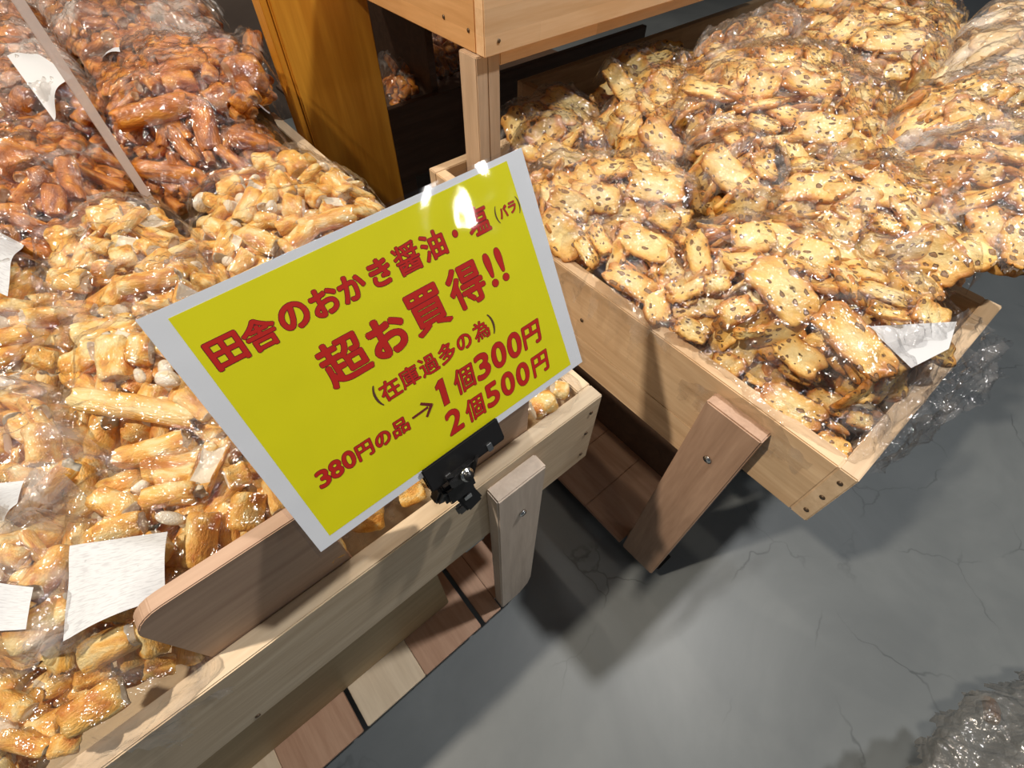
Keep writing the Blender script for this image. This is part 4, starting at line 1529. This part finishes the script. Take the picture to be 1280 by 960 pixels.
soy('crumpled bag of soy crackers at the left frame edge below the white strip',
    [(-80, 150), (0, 128), (70, 120), (130, 165), (150, 225), (100, 270), (30, 300), (-80, 330)], 0.070, 0.04,
    [(0, 190, 38, 215, 45), (60, 225, 65, 262, 30), (80, 200, 95, 250, 30), (45, 215, 60, 235, 24), (20, 140, 95, 145, 26), (0, 275, 50, 290, 24)], 24, film='n')
soy('soy cracker bag crossing the top frame edge, behind the stacked ones',
    [(40, -50), (130, -60), (240, -60), (268, 5), (262, 40), (200, 50), (120, 58), (60, 40)], 0.125, 0.045,
    [(180, 30, 235, 38, 22), (85, 30, 105, 45, 22), (100, 18, 135, 22, 22), (225, 10, 245, 25, 18), (60, 5, 80, 25, 24)], 25, film='m')
soy('bag of soy crackers in the top left corner with a white label slipping out',
    [(-90, -50), (0, -50), (50, -20), (65, 50), (110, 100), (110, 132), (30, 128), (-90, 150)], 0.105, 0.045,
    [(5, 40, 30, 60, 24), (0, 95, 30, 110, 30), (10, 10, 25, 35, 22)], 26, film='m',
    tags=[([(20, 85), (62, 90), (116, 132), (44, 118)], BLANK, 0.006)])

# ---- bean crackers, right
bean('bean cracker bag standing against the pale post under the upper crate',
     [(612, 150), (640, 128), (690, 122), (740, 132), (770, 160), (765, 195), (715, 205), (660, 205), (625, 180)], 0.045, 0.035,
     [(634, 135, 656, 182, 34), (654, 128, 668, 150, 24), (680, 118, 745, 150, 28), (673, 150, 722, 146, 22), (678, 168, 742, 197, 34), (727, 165, 752, 168, 22)], 41)
bean('bean cracker bag beside the sign top corner, two broad crackers edge to edge',
     [(650, 215), (700, 198), (790, 190), (860, 208), (885, 250), (850, 285), (760, 272), (700, 290), (665, 260)], 0.065, 0.03,
     [(732, 212, 795, 208, 27), (722, 243, 777, 248, 36), (783, 232, 855, 240, 38), (815, 255, 850, 275, 28), (670, 230, 700, 260, 28), (840, 215, 870, 240, 24), (795, 262, 815, 275, 22)], 42)
bean('dim bean cracker bag under the upper crate, upright crackers at its left end',
     [(745, 112), (775, 74), (830, 66), (875, 84), (870, 130), (875, 195), (835, 215), (800, 195), (765, 150)], 0.075, 0.035,
     [(780, 62, 808, 110, 38), (760, 85, 798, 140, 28), (815, 62, 853, 68, 28), (808, 150, 848, 197, 38), (770, 130, 800, 140, 24), (820, 95, 850, 100, 22)], 43)
bean('bulging bean cracker bag on top of the heap below the upper crate front',
     [(845, 108), (870, 70), (960, 45), (1050, 60), (1115, 100), (1125, 160), (1085, 195), (990, 180), (920, 150), (855, 135)], 0.120, 0.035,
     [(870, 92, 930, 66, 24), (853, 110, 920, 121, 20), (930, 105, 975, 108, 34), (945, 80, 1000, 78, 30), (975, 98, 1045, 118, 36), (1003, 75, 1040, 76, 24), (996, 145, 1067, 158, 42), (940, 132, 985, 140, 22),
      (1060, 110, 1095, 130, 28), (1000, 175, 1055, 180, 16), (920, 95, 945, 92, 26), (1070, 150, 1100, 165, 22)], 44)
bean('bean cracker bag squeezed in the dark hollow right of the two broad crackers',
     [(862, 160), (920, 150), (965, 190), (985, 240), (950, 262), (900, 255), (870, 215)], 0.090, 0.03,
     [(884, 187, 938, 242, 42), (905, 160, 925, 185, 20), (950, 190, 960, 230, 26), (868, 150, 890, 175, 18)], 45)
bean('bean cracker bag crossing the top frame edge at the back of the heap',
     [(1000, -30), (1090, -40), (1180, -30), (1215, 20), (1190, 85), (1120, 100), (1050, 70), (1005, 35)], 0.125, 0.035,
     [(1005, 6, 1055, 5, 18), (1043, 50, 1072, 25, 26), (1078, 55, 1155, 53, 26), (1075, 27, 1132, 22, 20), (1100, 82, 1147, 76, 24), (1010, 25, 1045, 30, 20), (1140, 20, 1170, 40, 22)], 46)
bean('milky bean cracker bag in shade under the right part of the upper crate',
     [(868, 52), (930, 30), (1000, 12), (1012, 50), (950, 66), (890, 80)], 0.100, 0.03, [(940, 45, 985, 35, 20)], 47, film='m')
bean('bag of large plain pale crackers without beans in the top right corner',
     [(1195, 60), (1220, 15), (1300, -20), (1380, 20), (1380, 120), (1290, 130), (1210, 118)], 0.135, 0.035,
     [(1217, 88, 1262, 38, 34), (1252, 92, 1290, 60, 32), (1275, 50, 1310, 20, 30)], 48, kind='plain', film='m')
bean('mid-heap bean cracker bag with overlapping broad crackers under a stretched film',
     [(960, 225), (1000, 200), (1080, 190), (1150, 205), (1215, 255), (1235, 320), (1180, 350), (1100, 312), (1010, 285), (970, 260)], 0.095, 0.03,
     [(976, 232, 1052, 236, 38), (1078, 225, 1128, 256, 42), (1000, 258, 1052, 278, 18), (1150, 265, 1208, 308, 36), (1062, 290, 1128, 320, 18), (1090, 270, 1135, 285, 22), (1110, 300, 1140, 310, 16), (1045, 250, 1075, 275, 18), (1130, 225, 1160, 260, 24)], 49)
bean('hazy bean cracker bag at the right frame edge overhanging the aisle',
     [(1105, 180), (1190, 150), (1290, 150), (1380, 170), (1380, 300), (1285, 312), (1235, 285), (1180, 220)], 0.120, 0.035,
     [(1175, 220, 1208, 258, 34), (1228, 262, 1256, 308, 46), (1215, 200, 1260, 215, 30), (1100, 178, 1145, 210, 20), (1260, 225, 1300, 260, 34), (1200, 180, 1240, 190, 24)], 50, film='m')
bean('bag of bean crackers seen edge-on in a stack, upper right of the heap',
     [(1125, 125), (1180, 95), (1260, 90), (1380, 90), (1380, 165), (1260, 175), (1190, 172), (1140, 158)], 0.128, 0.03,
     [(1165, 135, 1250, 108, 16, 'f', 0.9), (1162, 152, 1230, 136, 16, 'f', 0.9), (1180, 120, 1230, 98, 16, 'f', 0.8), (1240, 130, 1290, 115, 18, 'f', 0.6), (1230, 160, 1280, 140, 24)], 51)
bean('bean cracker bag against the crate side right of the sign, edge-on crackers',
     [(702, 285), (770, 268), (840, 290), (880, 330), (905, 400), (885, 430), (835, 420), (765, 372), (715, 330)], 0.045, 0.03,
     [(724, 298, 745, 332, 20), (740, 284, 762, 320, 22), (758, 335, 822, 370, 34), (773, 290, 840, 322, 34), (838, 352, 865, 383, 28), (845, 400, 885, 420, 28), (830, 330, 850, 350, 22)], 52, film='c')
bean('front bean cracker bag with two long broad crackers laid crosswise on top',
     [(845, 290), (900, 262), (980, 268), (1060, 300), (1150, 350), (1205, 410), (1160, 450), (1110, 485), (1045, 462), (960, 420), (880, 375), (850, 335)], 0.080, 0.03,
     [(943, 326, 1010, 402, 54, 'f', 0.0, 0.008), (1024, 384, 1107, 470, 50, 'f', 0.0, 0.008), (985, 307, 1046, 334, 42), (1070, 358, 1136, 380, 18), (1078, 388, 1132, 400, 18), (1058, 336, 1112, 352, 16),
      (915, 302, 968, 290, 42), (865, 290, 880, 345, 32), (900, 392, 947, 370, 34), (920, 408, 960, 408, 14, 'f', 0.8), (1138, 385, 1178, 408, 34), (885, 258, 942, 268, 26), (1130, 330, 1170, 345, 20), (880, 355, 915, 350, 24), (1010, 290, 1055, 300, 22)], 53, film='c')
bean('lowest bean cracker bag along the front corner of the right crate',
     [(862, 425), (905, 412), (990, 440), (1085, 490), (1120, 520), (1085, 585), (1020, 558), (940, 508), (880, 462)], 0.024, 0.022,
     [(950, 488, 1030, 528, 40), (1022, 545, 1066, 562, 30), (1010, 490, 1060, 515, 24), (975, 456, 1015, 480, 24), (892, 442, 930, 464, 26), (1030, 470, 1088, 494, 24), (940, 434, 985, 452, 24), (1060, 520, 1090, 530, 20)], 54, film='n')


soy('dim bag of brown crackers in the unlit crate between the two posts',
    [(470, 60), (478, 10), (500, -30), (600, -20), (620, 60), (560, 80), (500, 120), (480, 110)], -0.03, 0.035, [(485, 70, 500, 90, 14), (505, 95, 515, 75, 14)], 27, layers=2, lim=lambda x, y, z: y < 0.79 or 0.30 < x < 0.345 or (x < 0.19 and y < 0.82))

# ---- free ends of bags: crinkled clear flaps
def flap(parent_bag, quad, zs, seed, mat, amp=0.006, name='film_flap'):
    """crinkled sheet between four image points at given plan heights"""
    r = np.random.default_rng(seed)
    q = [np.array(M(*hit(px, py, 2, z))) for (px, py), z in zip(quad, zs)]
    n = 40
    a, b = np.meshgrid(np.linspace(0, 1, n), np.linspace(0, 1, n), indexing='ij')
    P = ((1 - a) * (1 - b))[..., None] * q[0] + (a * (1 - b))[..., None] * q[1] + (a * b)[..., None] * q[2] + ((1 - a) * b)[..., None] * q[3]
    h = np.zeros((n, n))
    for _ in range(60):
        cx, cy, an = r.uniform(0, 1), r.uniform(0, 1), r.uniform(0, math.pi)
        u = (a - cx) * math.cos(an) + (b - cy) * math.sin(an)
        v = -(a - cx) * math.sin(an) + (b - cy) * math.cos(an)
        h += r.uniform(-1, 1) * amp * np.exp(-np.abs(v) / 0.035) * np.exp(-(u / 0.35) ** 2)
    nn = np.cross(q[1] - q[0], q[3] - q[0]); nn /= np.linalg.norm(nn)
    P = P + h[..., None] * nn
    e = 0.02 * (np.sin(a * 17 + seed) * (b > 0.9) + np.sin(b * 13 + seed) * (a > 0.95))
    P[..., :2] += e[..., None] * 0.15
    idx = np.arange(n * n).reshape(n, n)
    F = np.stack([idx[:-1, :-1], idx[1:, :-1], idx[1:, 1:], idx[:-1, 1:]], -1).reshape(-1, 4)
    me = bpy.data.meshes.new(name)
    me.from_pydata([tuple(p) for p in P.reshape(-1, 3)], [], [tuple(int(k) for k in f) for f in F])
    me.polygons.foreach_set('use_smooth', [True] * len(me.polygons))
    me.materials.append(mat)
    o = bpy.data.objects.new(name, me)
    C.objects.link(o)
    o.parent = parent_bag
    o.location = -parent_bag.location
    return o


EB = thing('cracker_bag', 'nearly empty glassy bag end with white label draped over right crate rim', 'snack bag', M(0.25, -0.16, 0.0), GB)
flap(EB, [(1085, 440), (1215, 385), (1265, 430), (1095, 560)], [0.085, 0.08, 0.030, 0.026], 3, FILM_CLEAR, 0.008, 'film')
flap(EB, [(1090, 580), (1130, 480), (1262, 425), (1235, 500)], [0.021, 0.03, 0.022, 0.005], 4, FILM_CLEAR, 0.008)
flap(EB, [(1085, 592), (1200, 430), (1262, 470), (1120, 575)], [0.020, 0.026, -0.03, -0.045], 5, FILM_CLEAR, 0.010)
lbq = [np.array(M(*hit(px, py, 2, 0.072))) for px, py in ((1085, 408), (1196, 402), (1186, 436), (1139, 460))]
bm = bmesh.new()
bm.faces.new([bm.verts.new(p) for p in lbq])
link('paper_label', bm_mesh(bm, 'paper_label'), BLANK, EB)

# ---- frosted plastic upright among the left bags
pl = hit(184, 245, 2, 0.03)
PU = thing('plastic_upright', 'slim frosted plastic strip standing upright among the brown cracker bags', 'plastic strip', M(pl[0], pl[1], -0.1))
FR, nt, b_ = new_mat('frosted_plastic')
b_.inputs['Base Color'].default_value = (0.88, 0.80, 0.77, 1)
b_.inputs['Roughness'].default_value = 0.35
b_.inputs['Alpha'].default_value = 0.72
box('strip', (pl[0] - 0.0048, pl[0] + 0.0048), (pl[1] - 0.002, pl[1] + 0.002), (-0.106, 0.55), FR, PU, bev=0.001)

# ---- bag at the lower right frame corner
cb = [(1175, 985), (1190, 935), (1225, 885), (1300, 855), (1390, 850), (1390, 1010)]
Bag('cracker_bag', 'grey shiny bag cut by the lower right frame corner', 'snack bag', 'bags outside the crates', cb, -0.20, 0.03, 'soy',
    [], 71, film='g', layers=1, fill=0.12, lim=lambda x, y, z: False)
